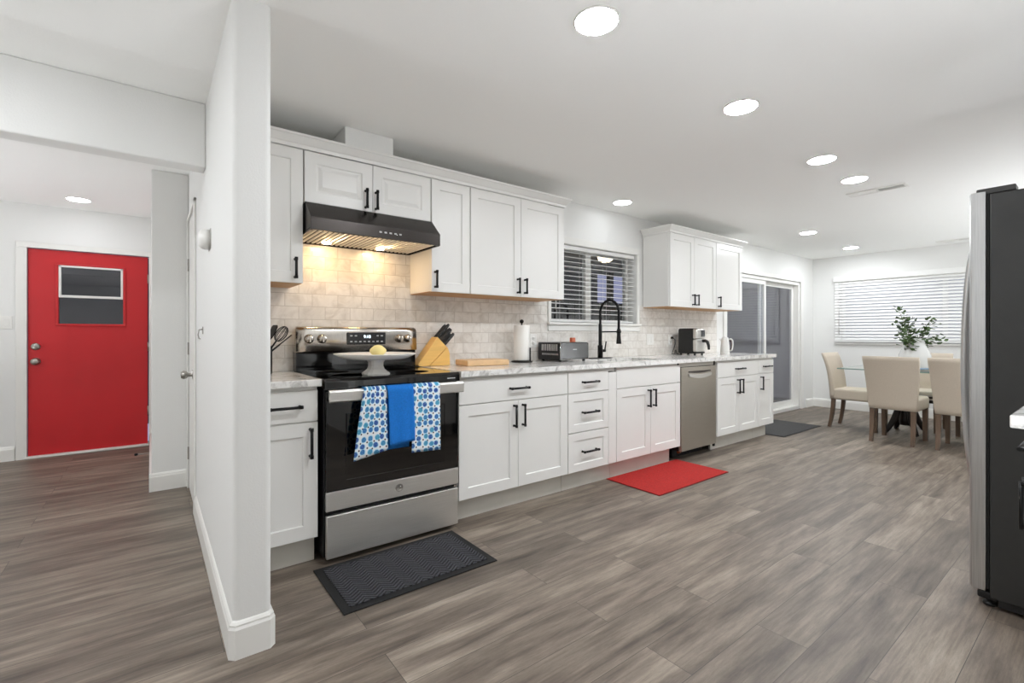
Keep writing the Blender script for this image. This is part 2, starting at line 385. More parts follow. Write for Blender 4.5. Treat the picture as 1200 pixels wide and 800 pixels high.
# baseboards
def bprof(sgn=1): return [(0, 0), (-.014, 0), (-.014, .103), (-.010, .112), (-.010, .118), (-.005, .126), (0, .130)]
def base_y(bm, x0, x1, y): prism(bm, [(y+p, q) for p, q in bprof()], x0, x1, 'X')       # on a wall facing -y
def base_x(bm, y0, y1, x, s): prism(bm, [(x+p*s, q) for p, q in bprof()], y0, y1, 'Y')  # s=1: wall facing -x
struct('baseboard_kitchen', (lambda b: (base_y(b, 7.43, XF, 0), b)[1])(nb()), M['trim'])
struct('baseboard_right', (lambda b: (base_x(b, -3.45, -.001, XF, 1), b)[1])(nb()), M['trim'])
# partition baseboard: sweeps round the end with clipped corners
b = nb(); rings = []
path = [(PX0, .49), (PX0, PY+.011), (PX0+.011, PY), (PX1-.011, PY), (PX1, PY+.011), (PX1, -.70)]
offs = []
for i, p in enumerate(path):
    nn = Vector((0, 0))
    for j in (i-1, i):
        if 0 <= j < len(path)-1:
            d = (Vector(path[j+1]) - Vector(path[j])).normalized(); nn += Vector((d.y, -d.x))
    nn.normalize()
    if 0 < i < len(path)-1:
        d = (Vector(path[i+1]) - Vector(path[i])).normalized(); nn /= max(.5, nn.dot(Vector((d.y, -d.x))))
    offs.append(nn)
for p, q in zip(path, offs):
    rings.append([b.verts.new((p[0]+q.x*(-w-.0006), p[1]+q.y*(-w-.0006), z)) for w, z in [(0, 0), (-.014, 0), (-.014, .103), (-.010, .112), (-.010, .118), (-.005, .126), (0, .130)]])
for a_, b_ in zip(rings, rings[1:]): bridge(b, a_, b_, False)
b.faces.new(rings[0]); b.faces.new(rings[-1])
struct('baseboard_partition', b, M['trim'])
struct('baseboard_closet', (lambda b: (base_y(b, -.669, PX0, 1.24), b)[1])(nb()), M['trim'])
struct('baseboard_entry', (lambda b: (base_y(b, XL, -1.63, 3.05), b)[1])(nb()), M['trim'])
struct('baseboard_hall', (lambda b: (base_x(b, 1.241, 3.05, -.655, 1), b)[1])(nb()), M['trim'])

# red entry door
d = sroot('door_1', ((DX0+DX1)/2, 3.05, 0))
gx0, gx1, gz0, gz1 = -1.345, -.878, 1.235, 1.785
b = nb(); y0, y1 = 3.062, 3.105
box(b, DX0, gx0, y0, y1, .022, DZ1); box(b, gx1, DX1, y0, y1, .022, DZ1); box(b, gx0, gx1, y0, y1, .022, gz0); box(b, gx0, gx1, y0, y1, gz1, DZ1)
# moulded lip round the light
for (a0, a1, c0, c1) in ((gx0-.022, gx1+.022, gz1, gz1+.018), (gx0-.022, gx1+.022, gz0-.022, gz0), (gx0-.022, gx0, gz0, gz1), (gx1, gx1+.022, gz0, gz1)): box(b, a0, a1, 3.050, 3.063, c0, c1, .004)
struct('door_slab', b, M['red'], d)
b = nb(); w = .018
for (a0, a1, c0, c1) in ((gx0, gx1, gz1-w, gz1), (gx0, gx1, 1.482, 1.505), (gx0, gx0+w, 1.50, gz1), (gx1-w, gx1, 1.50, gz1)): box(b, a0, a1, 3.052, 3.085, c0, c1, .003)
struct('window_sash', b, M['trim'], d)
struct('window_pane', box(nb(), gx0, gx1, 3.086, 3.092, gz0, gz1), M['gdark'], d)
for z, nm in ((.885, 'door_knob'), (1.022, 'deadbolt')):
    b = nb(); lathe(b, [(.033, 3.062), (.033, 3.052), (.014, 3.048), (.014, 3.03), (.027, 3.022), (.03, 3.008), (.022, 2.996), (0, 2.994)] if nm == 'door_knob' else [(.032, 3.062), (.032, 3.046), (.026, 3.040), (0, 3.038)], (-1.497, 0, z), 20, 'Y')
    struct(nm, b, M['nickel'], d)
for z in (.36, 1.01, 1.70):
    b = nb(); tube(b, [(DX1+.004, 3.052, z-.045), (DX1+.004, 3.052, z+.045)], .007, 8); struct('hinge', b, M['nickel'], d)
struct('threshold', box(nb(), DX0-.01, DX1+.01, 3.02, 3.14, .001, .02, .006), M['trim'], d)
b = nb()
box(b, DX0-.075, DX0-.003, 3.032, 3.0495, 0, DZ1+.005, .004); box(b, DX1+.012, DX1+.045, 3.032, 3.0495, 0, DZ1+.005, .004); box(b, DX0-.075, DX1+.045, 3.032, 3.0495, DZ1+.005, DZ1+.055, .004)
struct('trim_1', b, M['trim'])

# white closet door in the partition, seen edge-on
d = sroot('door_2', (-.42, .86, 0))
struct('door_slab', box(nb(), -.436, -.40, .585, 1.145, .012, 1.955, .003), M['trim'], d)
b = nb(); lathe(b, [(.032, -.436), (.032, -.444), (.012, -.448), (.012, -.468), (.024, -.476), (.028, -.492), (.020, -.506), (0, -.508)], (0, .645, .873), 18, 'X'); struct('door_knob', b, M['nickel'], d)
for z in (.264, 1.03, 1.64):
    struct('hinge', box(nb(), -.446, -.436, 1.136, 1.160, z-.045, z+.045, .002), M['nickel'], d)
b = nb(); box(b, -.447, -.4335, .50, .562, 0, 2.0-.01, .004); box(b, -.447, -.4335, 1.168, 1.222, 0, 1.99, .004); box(b, -.447, -.4335, .50, 1.222, 1.965, 1.99, .004)
struct('trim_2', b, M['trim'])

# sliding glass door
d = sroot('door_3', ((SX0+SX1)/2, .05, 0))
b = nb(); f = .045
box(b, SX0+.002, SX0+f, .012, .14, 0, SZ1-.002, .003); box(b, SX1-f, SX1-.002, .012, .14, 0, SZ1-.002, .003); box(b, SX0+f, SX1-f, .012, .14, SZ1-.05, SZ1-.002, .003); box(b, SX0+f, SX1-f, .005, .14, .001, .05, .003)
struct('door_frame', b, M['trim'], d)
def slide_panel(x0, x1, y, nm):
    b = nb(); w = .055
    box(b, x0, x0+w, y, y+.03, .052, SZ1-.052, .003); box(b, x1-w, x1, y, y+.03, .052, SZ1-.052, .003)
    box(b, x0+w, x1-w, y, y+.03, .052, .052+.085, .003); box(b, x0+w, x1-w, y, y+.03, SZ1-.052-w, SZ1-.052, .003)
    p = struct('door_panel', b, M['trim'], d)
    struct('door_pane', box(nb(), x0+w, x1-w, y+.012, y+.018, .137, SZ1-.052-w), M['gdoor'], p)
slide_panel(SX0+.047, 6.175, .03, 'l'); slide_panel(6.10, SX1-.047, .085, 'r')
b = nb(); box(b, SX0-.06, SX0+.004, -.014, -.0005, 0, SZ1+.05, .003); box(b, SX1-.004, SX1+.075, -.014, -.0005, 0, SZ1+.05, .003); box(b, SX0+.004, SX1-.004, -.014, -.0005, SZ1-.003, SZ1+.05, .003)
struct('trim_3', b, M['trim'])

# kitchen window
d = sroot('window_1', ((WX0+WX1)/2, .1, WZ0))
b = nb(); f = .035
box(b, WX0+.001, WX0+f, .10, .145, WZ0+.001, WZ1-.001); box(b, WX1-f, WX1-.001, .10, .145, WZ0+.001, WZ1-.001); box(b, WX0+f, WX1-f, .10, .145, WZ0+.001, WZ0+f); box(b, WX0+f, WX1-f, .10, .145, WZ1-f, WZ1-.001)
box(b, 2.625, 2.70, .095, .14, WZ0+f, WZ1-f, .003)
struct('window_frame', b, M['trim'], d)
struct('window_pane', box(nb(), WX0+f, 2.63, .118, .124, WZ0+f, WZ1-f), M['gwin'], d)
struct('window_pane', box(nb(), 2.70, WX1-f, .128, .134, WZ0+f, WZ1-f), M['gwin'], d)
b = nb(); box(b, WX0-.035, WX1+.042, -.016, -.0005, WZ1, 2.003, .003); box(b, WX0-.035, WX0, -.014, -.0005, WZ0, WZ1, .003); box(b, WX1, WX1+.042, -.014, -.0005, WZ0, WZ1, .003)
box(b, WX0-.045, WX1+.05, -.035, .095, WZ0-.022, WZ0, .004); box(b, WX0-.035, WX1+.042, -.016, -.0005, 1.165, WZ0-.022, .003)
struct('trim_4', b, M['trim'])

# dining window
d = sroot('window_2', (XF+.1, (FY0+FY1)/2, FZ0))
b = nb()
box(b, XF+.10, XF+.145, FY1+.001, FY1+.04, FZ0+.001, FZ1-.001); box(b, XF+.10, XF+.145, FY0-.04, FY0-.001, FZ0+.001, FZ1-.001); box(b, XF+.10, XF+.145, FY1+.04, FY0-.04, FZ0+.001, FZ0+.04); box(b, XF+.10, XF+.145, FY1+.04, FY0-.04, FZ1-.04, FZ1-.001); box(b, XF+.10, XF+.145, -1.58, -1.53, FZ0+.04, FZ1-.04)
struct('window_frame', b, M['trim'], d)
struct('window_pane', box(nb(), XF+.12, XF+.126, FY1+.04, FY0-.04, FZ0+.04, FZ1-.04), M['gwin'], d)
b = nb(); box(b, XF-.03, XF-.0005, FY1-.05, FY0+.055, .985, 1.012, .004)
struct('trim_5', b, M['trim'])

# tile backsplash and duct chase
b = nb(); TY = -.008
box(b, -.310, WX0-.046, TY, -.0005, .914, 1.70); box(b, WX0-.046, WX1+.053, TY, -.0005, .914, 1.164); box(b, WX1+.053, 4.80, TY, -.0005, .914, 1.43)
struct('wall_backsplash', b, M['tile'])
b = nb(); box(b, .222, .512, -.322, -.001, 2.142, CE-.001, .003)
struct('trim_6', b, M['wall'])

# outside: patio seen dimly through the glass
struct('ground_patio', box(nb(), -.2, 14, .151, 9, -.12, -.04), M['concrete'])
struct('patio_roof', box(nb(), 1.0, 8.4, .16, 3.2, 2.33, 2.42), M['fence'])
b = nb()
for k in range(40): box(b, 1.0+k*.2, 1.185+k*.2, 4.6, 4.63, -.04, 1.9)
struct('exterior_fence', b, M['fence'])
struct('exterior_sky_screen', box(nb(), -6, 11.5, 8.0, 8.3, -.1, 4.2), M['fence'])  # added dark backdrop, hides the bright sky behind the kitchen window
struct('exterior_pane_backdrop', box(nb(), -5, -.5, 5.2, 5.4, -.1, 3.2), M['concrete'])  # added dark backdrop, keeps the sky glow out of the entry door panes
struct('exterior_siding', box(nb(), 8.6, 8.75, .6, 4.4, -.04, 2.9), M['siding'])
for (x, y) in ((3.15, 3.05), (6.4, 3.05)):
    struct('patio_column', box(nb(), x-.05, x+.05, y-.05, y+.05, -.04, 2.329, .004), M['fence'])
for i, (x, y, z, r) in enumerate(((2.0, 3.8, .5, .5), (3.5, 3.8, .45, .45), (5.0, 3.8, .5, .5))):
    b = nb(); bmesh.ops.create_icosphere(b, subdivisions=4, radius=r, matrix=Matrix.Translation((x, y, z)) @ Matrix.Diagonal((1, .8, 1.15, 1)))
    for v in b.verts: v.co += (v.co-Vector((x, y, z)))*random.uniform(-.12, .12)
    tag(link('shrub', b, M['shrub']), ['dark round shrub outside the window, leftmost of three', 'dark low shrub outside the window, middle of three', 'dark shrub outside the window, rightmost of three'][i], 'shrub', 'shrubs behind the kitchen window')
t = thing('porch_light', 'glowing warm patio ceiling light seen through the kitchen blind', 'light', (4.62, 1.6, 2.33))
b = nb(); lathe(b, [(.10, 0), (.10, -.02), (.06, -.03)], (4.62, 1.6, 2.33), 20); part('mounting_plate', b, M['nickel'], t)
b = nb(); lathe(b, [(.11, -.03), (.12, -.05), (.10, -.11), (.05, -.14), (0, -.145)], (4.62, 1.6, 2.33), 24); part('glass_shade', b, M['porch'], t)

# ------------------------------------------------------------------ CEILING FIXTURES
def can_light(x, y, label):
    t = thing('ceiling_light', label, 'ceiling light', (x, y, CE), 0, 'recessed ceiling lights')
    b = nb(); lathe(b, [(.087, 0), (.087, -.003), (.084, -.006), (.0805, -.006), (.0795, -.003)], (x, y, CE-.0005), 32); part('trim_ring', b, M['trim'], t)
    b = nb(); lathe(b, [(.079, -.0035), (.076, -.0070), (.062, -.0085), (.03, -.0095), (0, -.0096)], (x, y, CE-.0005), 32); part('lens', b, M['can'], t)
    return t
can0 = can_light(.685, -1.813, 'bright round recessed ceiling light, nearest and largest, top centre of the photo')
for x, y, lab in ((1.793, -1.809, 'round recessed ceiling light, second of the long row from the camera'),
                  (2.969, -1.775, 'round recessed ceiling light, third of the long row from the camera'),
                  (3.635, -1.765, 'round recessed ceiling light in the long row, just before the ceiling vent'),
                  (2.716, -.272, 'round recessed ceiling light in front of the wall above the kitchen window'),
                  (5.446, -.771, 'round recessed ceiling light in the dining end, left of the last two'),
                  (6.957, -.738, 'small far recessed ceiling light by the corner of the dining end'),
                  (-1.165, 2.59, 'round recessed ceiling light in the entry hall before the red door')):
    r_ = dup(can0, (x, y, CE), label=lab)
    if lab.endswith('window') or 'hall' in lab:
        for ch in r_.children:
            if ch.name.startswith('lens'): ch.data = ch.data.copy(); ch.data.materials.clear(); ch.data.materials.append(M['canhall' if 'hall' in lab else 'candim'])
for x, y in ((5.446, -2.55), (-2.3, -4.4), (-2.6, -2.8), (-2.3, .8), (-1.6, -.95)):  # unseen extra lights, added to brighten the room
    dup(can0, (x, y, CE), label='recessed ceiling light added out of view beside and behind the camera')
def fill(x, y, label):  # added fill light, invented to throw light up on the ceiling
    t = thing('added_fill_light', label, 'fill light', (x, y, 0), 0, 'added fill lights out of view')
    b = nb(); lathe(b, [(.118, .001), (.12, .01), (.12, .38), (.114, .385), (.108, .38), (.106, .34), (.02, .335)], (x, y, 0), 32); part('housing', b, M['nickel'], t)
    b = nb(); lathe(b, [(.102, .341), (.10, .346), (.05, .349), (0, .35)], (x, y, 0), 28); part('lens', b, M['torch'], t)
for x, y, lab in ((.55, -3.35, 'low cylinder uplighter light added out of view behind the right counter end'), (-2.9, -1.0, 'low cylinder uplighter light added out of view left of the camera'), (-.1, -4.0, 'low cylinder uplighter light added out of view behind the camera'),
                  (4.9, -3.2, 'low cylinder uplighter light added out of view beyond the refrigerator'), (6.7, -3.2, 'low cylinder uplighter light added out of view by the dining room side wall'), (-2.5, 1.6, 'low cylinder uplighter light added out of view in the entry hall')):
    fill(x, y, lab)
def vent(x, y, w, l, label):
    t = thing('ceiling_vent', label, 'vent', (x, y, CE), 0, 'ceiling vents')
    b = nb(); z1 = CE-.0005; z0 = z1-.008
    box(b, x-w/2, x+w/2, y-l/2, y-l/2+.02, z0, z1, .002); box(b, x-w/2, x+w/2, y+l/2-.02, y+l/2, z0, z1, .002); box(b, x-w/2, x-w/2+.02, y-l/2+.02, y+l/2-.02, z0, z1, .002); box(b, x+w/2-.02, x+w/2, y-l/2+.02, y+l/2-.02, z0, z1, .002); box(b, x-w/2+.02, x+w/2-.02, y-.006, y+.006, z0, z1)
    part('frame', b, M['trim'], t)
    b = nb(); box(b, x-w/2+.02, x+w/2-.02, y-l/2+.02, y+l/2-.02, z1-.001, z1); part('duct_opening', b, M['void'], t)
    b = nb(); n = 14
    for k in range(n):
        for s, y0 in ((1, y-l/2+.02), (-1, y+.006)):
            yy = y0+(k+.5)*(l/2-.026)/n
            prism(b, [(yy-.008*s, z0+.001), (yy-.006*s, z0+.0005), (yy+.006*s, z1-.0015), (yy+.004*s, z1-.001)], x-w/2+.02, x+w/2-.02, 'X')
    part('louvres', b, M['trim'], t)
vent(4.09, -1.785, .125, .40, 'white ceiling vent beside the fourth recessed light, half its louvres dark')
vent(7.38, -1.75, .125, .40, 'white ceiling vent above the dining window, close to the far wall')

# ------------------------------------------------------------------ CABINET PARTS
def handle(par, x, z, yf, length=.135, vertical=True, out=.030):
    b = nb(); h = length/2; y = yf-out
    if vertical:
        tube(b, [(x, y, z-h), (x, y, z+h)], .0072, 10)
        for s in (-1, 1): tube(b, [(x, yf+.001, z+s*(h-.008)), (x, yf-.006, z+s*(h-.008)), (x, y, z+s*(h-.008))], [.0085, .0065, .0062], 10); tube(b, [(x, y, z+s*(h-.015)), (x, y, z+s*(h+.001))], .0088, 10)
    else:
        tube(b, [(x-h, y, z), (x+h, y, z)], .0072, 10)
        for s in (-1, 1): tube(b, [(x+s*(h-.008), yf+.001, z), (x+s*(h-.008), yf-.006, z), (x+s*(h-.008), y, z)], [.0085, .0065, .0062], 10); tube(b, [(x+s*(h-.015), y, z), (x+s*(h+.001), y, z)], .0088, 10)
    return part('handle', b, M['black'], par)
YF = -.62; ZB, ZT, ZSPLIT = .139, .860, .707; CTB = .879
def base_cab(label, x0, x1, doors, drawers, filler=None, box_z1=None, toe=True, toe_x1=None):
    t = thing('base_cabinet', label, 'cabinet', ((x0+x1)/2, -.3, 0), 0, 'white base cabinets')
    b = nb(); zt = box_z1 or CTB-.002
    box(b, x0+.001, x0+.018, -.60, -.01, ZB, zt); box(b, x1-.018, x1-.001, -.60, -.01, ZB, zt); box(b, x0+.018, x1-.018, -.60, -.01, ZB, ZB+.018); box(b, x0+.018, x1-.018, -.03, -.01, ZB+.018, zt)
    box(b, x0+.018, x1-.018, -.60, -.58, CTB-.03, CTB-.002); box(b, x0+.018, x1-.018, -.60, -.58, ZSPLIT-.012, ZSPLIT+.012)
    part('body', b, M['cab'], t)
    part('toe_kick', box(nb(), x0+.001, (toe_x1 or x1)-.001, -.55, -.53, .001, ZB-.001), M['toe'], t)
    for (a0, a1, z0, z1, style, hx, hl) in drawers:
        b = nb(); (slab if style == 'slab' else shaker)(b, a0, a1, z0, z1, YF, **({} if style == 'slab' else {'rail': .055}))
        dr = part('drawer' if hl else 'false_front', b, M['cab'], t)
        if hl: handle(dr, hx, (z0+z1)/2, YF, hl, False)
    for (a0, a1, z0, z1, hx) in doors:
        b = nb(); shaker(b, a0, a1, z0, z1, YF, .066); dr = part('door', b, M['cab'], t)
        handle(dr, hx, z1-.098, YF, .145)
    if filler: part('filler_strip', box(nb(), *filler, YF, -.601, ZB+.001, ZT-.018, .001), M['cab'], t)
    return t
G = .0015
def cols(x0, x1): return x0+G, x1-G
base_cab('narrow white base cabinet left of the range, one drawer over one door', -.310, -.006, [(-.308, -.008, ZB, ZSPLIT-.003, -.043)], [(-.308, -.008, ZSPLIT+.003, ZT, 'slab', -.158, .15)])
m = (.796+1.697)/2
base_cab('white base cabinet right of the range, one wide drawer over two doors', .795, 1.697, [(.797, m-G, ZB, ZSPLIT-.003, m-.036), (m+G, 1.694, ZB, ZSPLIT-.003, m+.036)], [(.797, 1.694, ZSPLIT+.003, ZT, 'slab', m, .15)])
base_cab('white base cabinet with a stack of three drawers', 1.699, 2.219, [], [(1.702, 2.127, ZSPLIT+.003, ZT, 'slab', 1.915, .16), (1.702, 2.127, .424, ZSPLIT-.003, 'sh', 1.915, .16), (1.702, 2.127, ZB, .418, 'sh', 1.915, .16)], filler=(2.130, 2.217))
m = (2.221+3.085)/2
base_cab('white sink base cabinet behind the red mat, blank front over two doors', 2.221, 3.085, [(2.223, m-G, ZB, ZSPLIT-.003, m-.036), (m+G, 3.083, ZB, ZSPLIT-.003, m+.036)], [(2.223, 3.083, ZSPLIT+.003, ZT, 'slab', 0, 0)], box_z1=.66, toe_x1=3.02)
m = 4.13
base_cab('white base cabinet right of the dishwasher, one drawer over two doors', 3.702, 4.553, [(3.712, m-G, ZB, ZSPLIT-.003, m-.036), (m+G, 4.551, ZB, ZSPLIT-.003, m+.036)], [(3.712, 4.551, ZSPLIT+.003, ZT, 'slab', m, .16)])
base_cab('last white base cabinet of the run, one drawer over one narrow door', 4.555, 4.906, [(4.557, 4.904, ZB, ZSPLIT-.003, 4.60)], [(4.557, 4.904, ZSPLIT+.003, ZT, 'slab', 4.73, .16)], toe_x1=4.861)
# worktops
t = tag(link('countertop', box(nb(), -.310, .006, -.645, -.009, CTB, .914, .004), M['marble']), 'short white marble countertop left of the range', 'countertop', 'marble countertops')
b = nb(); SKX0, SKX1, SKY0, SKY1 = 2.33, 2.98, -.545, -.17
ex = 4.925
for q in ((.797, SKX0, -.645, -.009), (SKX1, ex, -.645, -.009), (SKX0, SKX1, -.645, SKY0), (SKX0, SKX1, SKY1, -.009)): box(b, q[0], q[1], q[2], q[3], CTB, .914)
bmesh.ops.remove_doubles(b, verts=b.verts, dist=1e-5)
tag(link('countertop', b, M['marble']), 'long white marble countertop running from the range past the sink', 'countertop', 'marble countertops')
# sink
t = thing('sink', 'stainless undermount sink set in the long countertop below the window', 'sink', ((SKX0+SKX1)/2, -.35, .70))
b = nb(); w = .012
box(b, SKX0-w, SKX0, SKY0-w, SKY1+w, .69, CTB-.001); box(b, SKX1, SKX1+w, SKY0-w, SKY1+w, .69, CTB-.001); box(b, SKX0, SKX1, SKY0-w, SKY0, .69, CTB-.001); box(b, SKX0, SKX1, SKY1, SKY1+w, .69, CTB-.001); box(b, SKX0-w, SKX1+w, SKY0-w, SKY1+w, .678, .69)
part('basin', b, M['steel'], t)
b = nb(); lathe(b, [(.045, .6905), (.045, .695), (.035, .695), (.03, .692)], ((SKX0+SKX1)/2, -.35, 0), 20); part('drain', b, M['chrome'], t)

# uppers
UY = -.325; UB, UT = 1.408, 2.135
def upper_cab(label, x0, x1, doors, z0=UB, style=shaker):
    t = thing('wall_cabinet', label, 'cabinet', ((x0+x1)/2, -.16, z0), 0, 'white wall cabinets')
    b = nb(); box(b, x0+.0008, x1-.0008, UY+.020, -.009, z0+.004, UT, .001); part('body', b, M['cab'], t)
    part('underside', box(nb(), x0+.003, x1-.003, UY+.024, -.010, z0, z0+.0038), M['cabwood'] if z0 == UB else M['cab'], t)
    for (a0, a1, hx, hz) in doors:
        b = nb(); style(b, a0, a1, z0+.002, UT-.003, UY, .06); dr = part('door', b, M['cab'], t); handle(dr, hx, hz, UY, .112)
    return t
hz = 1.488
upper_cab('white wall cabinet at the left end beside the partition wall', -.310, -.003, [(-.308, -.005, -.045, hz)])
upper_cab('short white wall cabinet above the range hood with two raised panel doors', .001, .766, [(.003, .3815, .340, 1.925), (.3845, .764, .402, 1.925)], 1.853, raised)
upper_cab('tall narrow white wall cabinet right of the range hood', .770, 1.063, [(.772, 1.061, .796, hz)])
upper_cab('white two door wall cabinet left of the kitchen window', 1.067, 1.943, [(1.069, 1.504, 1.472, hz), (1.507, 1.941, 1.539, hz)])
upper_cab('white two door wall cabinet right of the kitchen window', 3.362, 4.220, [(3.372, 3.794, 3.757, hz), (3.797, 4.218, 3.830, hz)])
upper_cab('last single door white wall cabinet beside the sliding door', 4.222, 4.785, [(4.224, 4.783, 4.262, hz)])
def crown(label, x0, x1, left_return, right_return):
    prof = [(0, 0), (.008, 0), (.010, .018), (.016, .022), (.040, .052), (.046, .054), (.046, .066), (0, .066)]
    t = nb(); path = []
    yb = -.009
    if left_return: path += [((x0, yb), (-1, 0)), ((x0, UY), (-1, -1))]
    else: path += [((x0, UY), (0, -1))]
    if right_return: path += [((x1, UY), (1, -1)), ((x1, yb), (1, 0))]
    else: path += [((x1, UY), (0, -1))]
    rs = [[t.verts.new((p[0]+d[0]*w, p[1]+d[1]*w, UT+.001+z)) for w, z in prof] for p, d in path]
    for a_, b_ in zip(rs, rs[1:]): bridge(t, a_, b_, False)
    t.faces.new(rs[0]); t.faces.new(rs[-1])
    return tag(link('crown_moulding', t, M['cab']), label, 'moulding')
crown('white crown moulding along the wall cabinets left of the window', -.310, 1.943, False, True)
crown('white crown moulding on the wall cabinets right of the window', 3.362, 4.785, True, True)

# ------------------------------------------------------------------ RANGE
RX0, RX1 = .016, .770
t = thing('range', 'stainless and black electric range between white base cabinets', 'stove', ((RX0+RX1)/2, -.33, 0))
b = nb(); box(b, RX0, RX1, -.63, -.03, .03, .868, .003)
for x in (RX0+.05, RX1-.05):
    for y in (-.58, -.1): tube(b, [(x, y, .001), (x, y, .035)], .018, 10)
part('body', b, M['blackp'], t)
b = nb(); prism(b, [(-.668, .862), (-.668, .900), (-.658, .9135), (-.04, .9135), (-.04, .869), (-.62, .869), (-.62, .862)], RX0-.004, RX1+.004, 'X', .002); ct = part('cooktop', b, M['blackgl'], t)
BP = plain('grey_burner_print', (58, 58, 60), .2)
for (x, y, r) in ((.20, -.48, .105), (.58, -.47, .085), (.20, -.22, .08), (.58, -.22, .105)):
    b = nb(); lathe(b, [(r, .9136), (r, .9140), (r*.965, .9140), (r*.965, .9136)], (x, y, 0), 40); part('burner_ring', b, BP, ct)
part('maker_mark', box(nb(), .690, .742, -.6695, -.6685, .879, .884), M['icon'], ct)
# backguard
b = nb(); box(b, RX0-.002, RX1+.004, -.085, -.012, .914, 1.03, .002); part('riser', b, M['blackgl'], t)
b = nb(); bx0, bx1 = RX0-.004, RX1+.010; n = 12
pts = []
for k in range(n+1):
    x = bx0+(bx1-bx0)*k/n; pts.append((x, -.092-.022*math.sin(math.pi*k/n)))
r0 = [(x, y) for x, y in pts]
front = []
for z, dy, ins in ((1.028, .004, 0), (1.034, 0, 0), (1.155, .006, 0), (1.172, .012, .004), (1.180, .022, .012)):
    front.append([b.verts.new((min(max(x, bx0+ins), bx1-ins), y+dy, z)) for x, y in pts])
for a_, c_ in zip(front, front[1:]):
    for k in range(n): b.faces.new((a_[k], a_[k+1], c_[k+1], c_[k])).smooth = True
bk = [b.verts.new(p) for p in ((bx0, -.03, 1.028), (bx1, -.03, 1.028), (bx1-.012, -.03, 1.180), (bx0+.012, -.03, 1.180))]
b.faces.new([bk[3], bk[2]] + list(reversed(front[-1]))); b.faces.new([bk[0], bk[1]] + list(reversed(front[0])))
b.faces.new([bk[0], bk[3]] + [q[0] for q in reversed(front)]); b.faces.new([bk[1], bk[2]] + [q[-1] for q in reversed(front)]); b.faces.new(bk)
bgd = part('control_panel', b, M['panelsteel'], t)
b = nb(); box(b, .302, .548, -.122, -.1105, 1.070, 1.146, .004); dp = part('display', b, M['blackgl'], bgd)
b = nb()
for k in range(8):
    for r_ in range(2):
        if 2 <= k <= 5 and r_ == 1: continue
        box(b, .318+k*.028, .332+k*.028, -.1228, -.1222, 1.085+r_*.036, 1.092+r_*.036)
part('button_print', b, M['icon'], dp)['kind'] = 'stuff'
cu = bpy.data.curves.new('clock_digits', 'FONT'); cu.body = '9:18'; cu.size = .026; cu.align_x = 'CENTER'; cu.extrude = .0003
fo = bpy.data.objects.new('clock_digits', cu); COL.objects.link(fo)
me = bpy.data.meshes.new_from_object(fo.evaluated_get(bpy.context.evaluated_depsgraph_get())); bpy.data.objects.remove(fo)
o = bpy.data.objects.new('clock_digits', me); COL.objects.link(o); me.materials.clear(); me.materials.append(M['disp']); o.parent = dp
o.location = Vector((.425, -.1226, 1.110)) - origin(dp); o.rotation_euler = (R(90), 0, 0)
for x, bow in ((.082, .006), (.155, .013), (.648, .012), (.710, .006)):
    b = nb(); yy = -.0925-bow
    lathe(b, [(.027, yy+.004), (.027, yy-.006), (.023, yy-.010), (.021, yy-.026), (.017, yy-.030), (0, yy-.0305)], (x, 0, 1.106), 22, 'Y'); box(b, x-.0045, x+.0045, yy-.036, yy-.026, 1.086, 1.126, .002)
    part('knob', b, M['panelsteel'], bgd)
# oven door
b = nb(); box(b, RX0+.004, RX1-.002, -.660, -.632, .357, .852, .004); od = part('oven_door', b, M['goven'], t)
b = nb(); ringpanel(b, RX0+.10, RX1-.09, .40, .74, [(0, -.6602), (0, -.6612), (.004, -.6616), (.006, -.6606)]); part('oven_window', b, M['blackgl'], od)
b = nb(); box(b, RX0+.004, RX1-.002, -.6615, -.640, .262, .356, .003); part('lower_trim', b, M['steel'], od)
b = nb(); prism(b, [(-.704, .800), (-.712, .806), (-.714, .852), (-.706, .862), (-.690, .862), (-.694, .854), (-.696, .806)], RX0+.006, RX1+.006, 'X', .0015)
for x in (RX0+.03, RX1-.03): box(b, x-.014, x+.014, -.697, -.658, .815, .850, .003)
part('handle', b, M['steel'], od)
b = nb(); lathe(b, [(.021, -.6615), (.021, -.6640), (.019, -.6645), (.018, -.6635), (0, -.6635)], (.400, 0, .311), 26, 'Y'); bd = part('badge', b, M['nickel'], od)
b = nb()
for s in (-1, 1):
    tube(b, [(.400+s*(.007+.005*math.cos(a)), -.6642, .311+.008*math.sin(a)) for a in [R(20+k*32) for k in range(10)]], .0011, 6)
part('monogram', b, M['chrome'], bd)
b = nb(); box(b, RX0+.006, RX1-.002, -.660, -.635, .027, .240, .005); part('storage_drawer', b, M['steel'], t)
b = nb(); box(b, RX0+.008, RX1-.004, -.640, -.631, .240, .262); part('drawer_gap', b, M['void'], t)
b = nb(); box(b, RX1-.026, RX1-.008, -.655, -.634, .246, .258, .002); part('drawer_latch', b, M['chrome'], t)

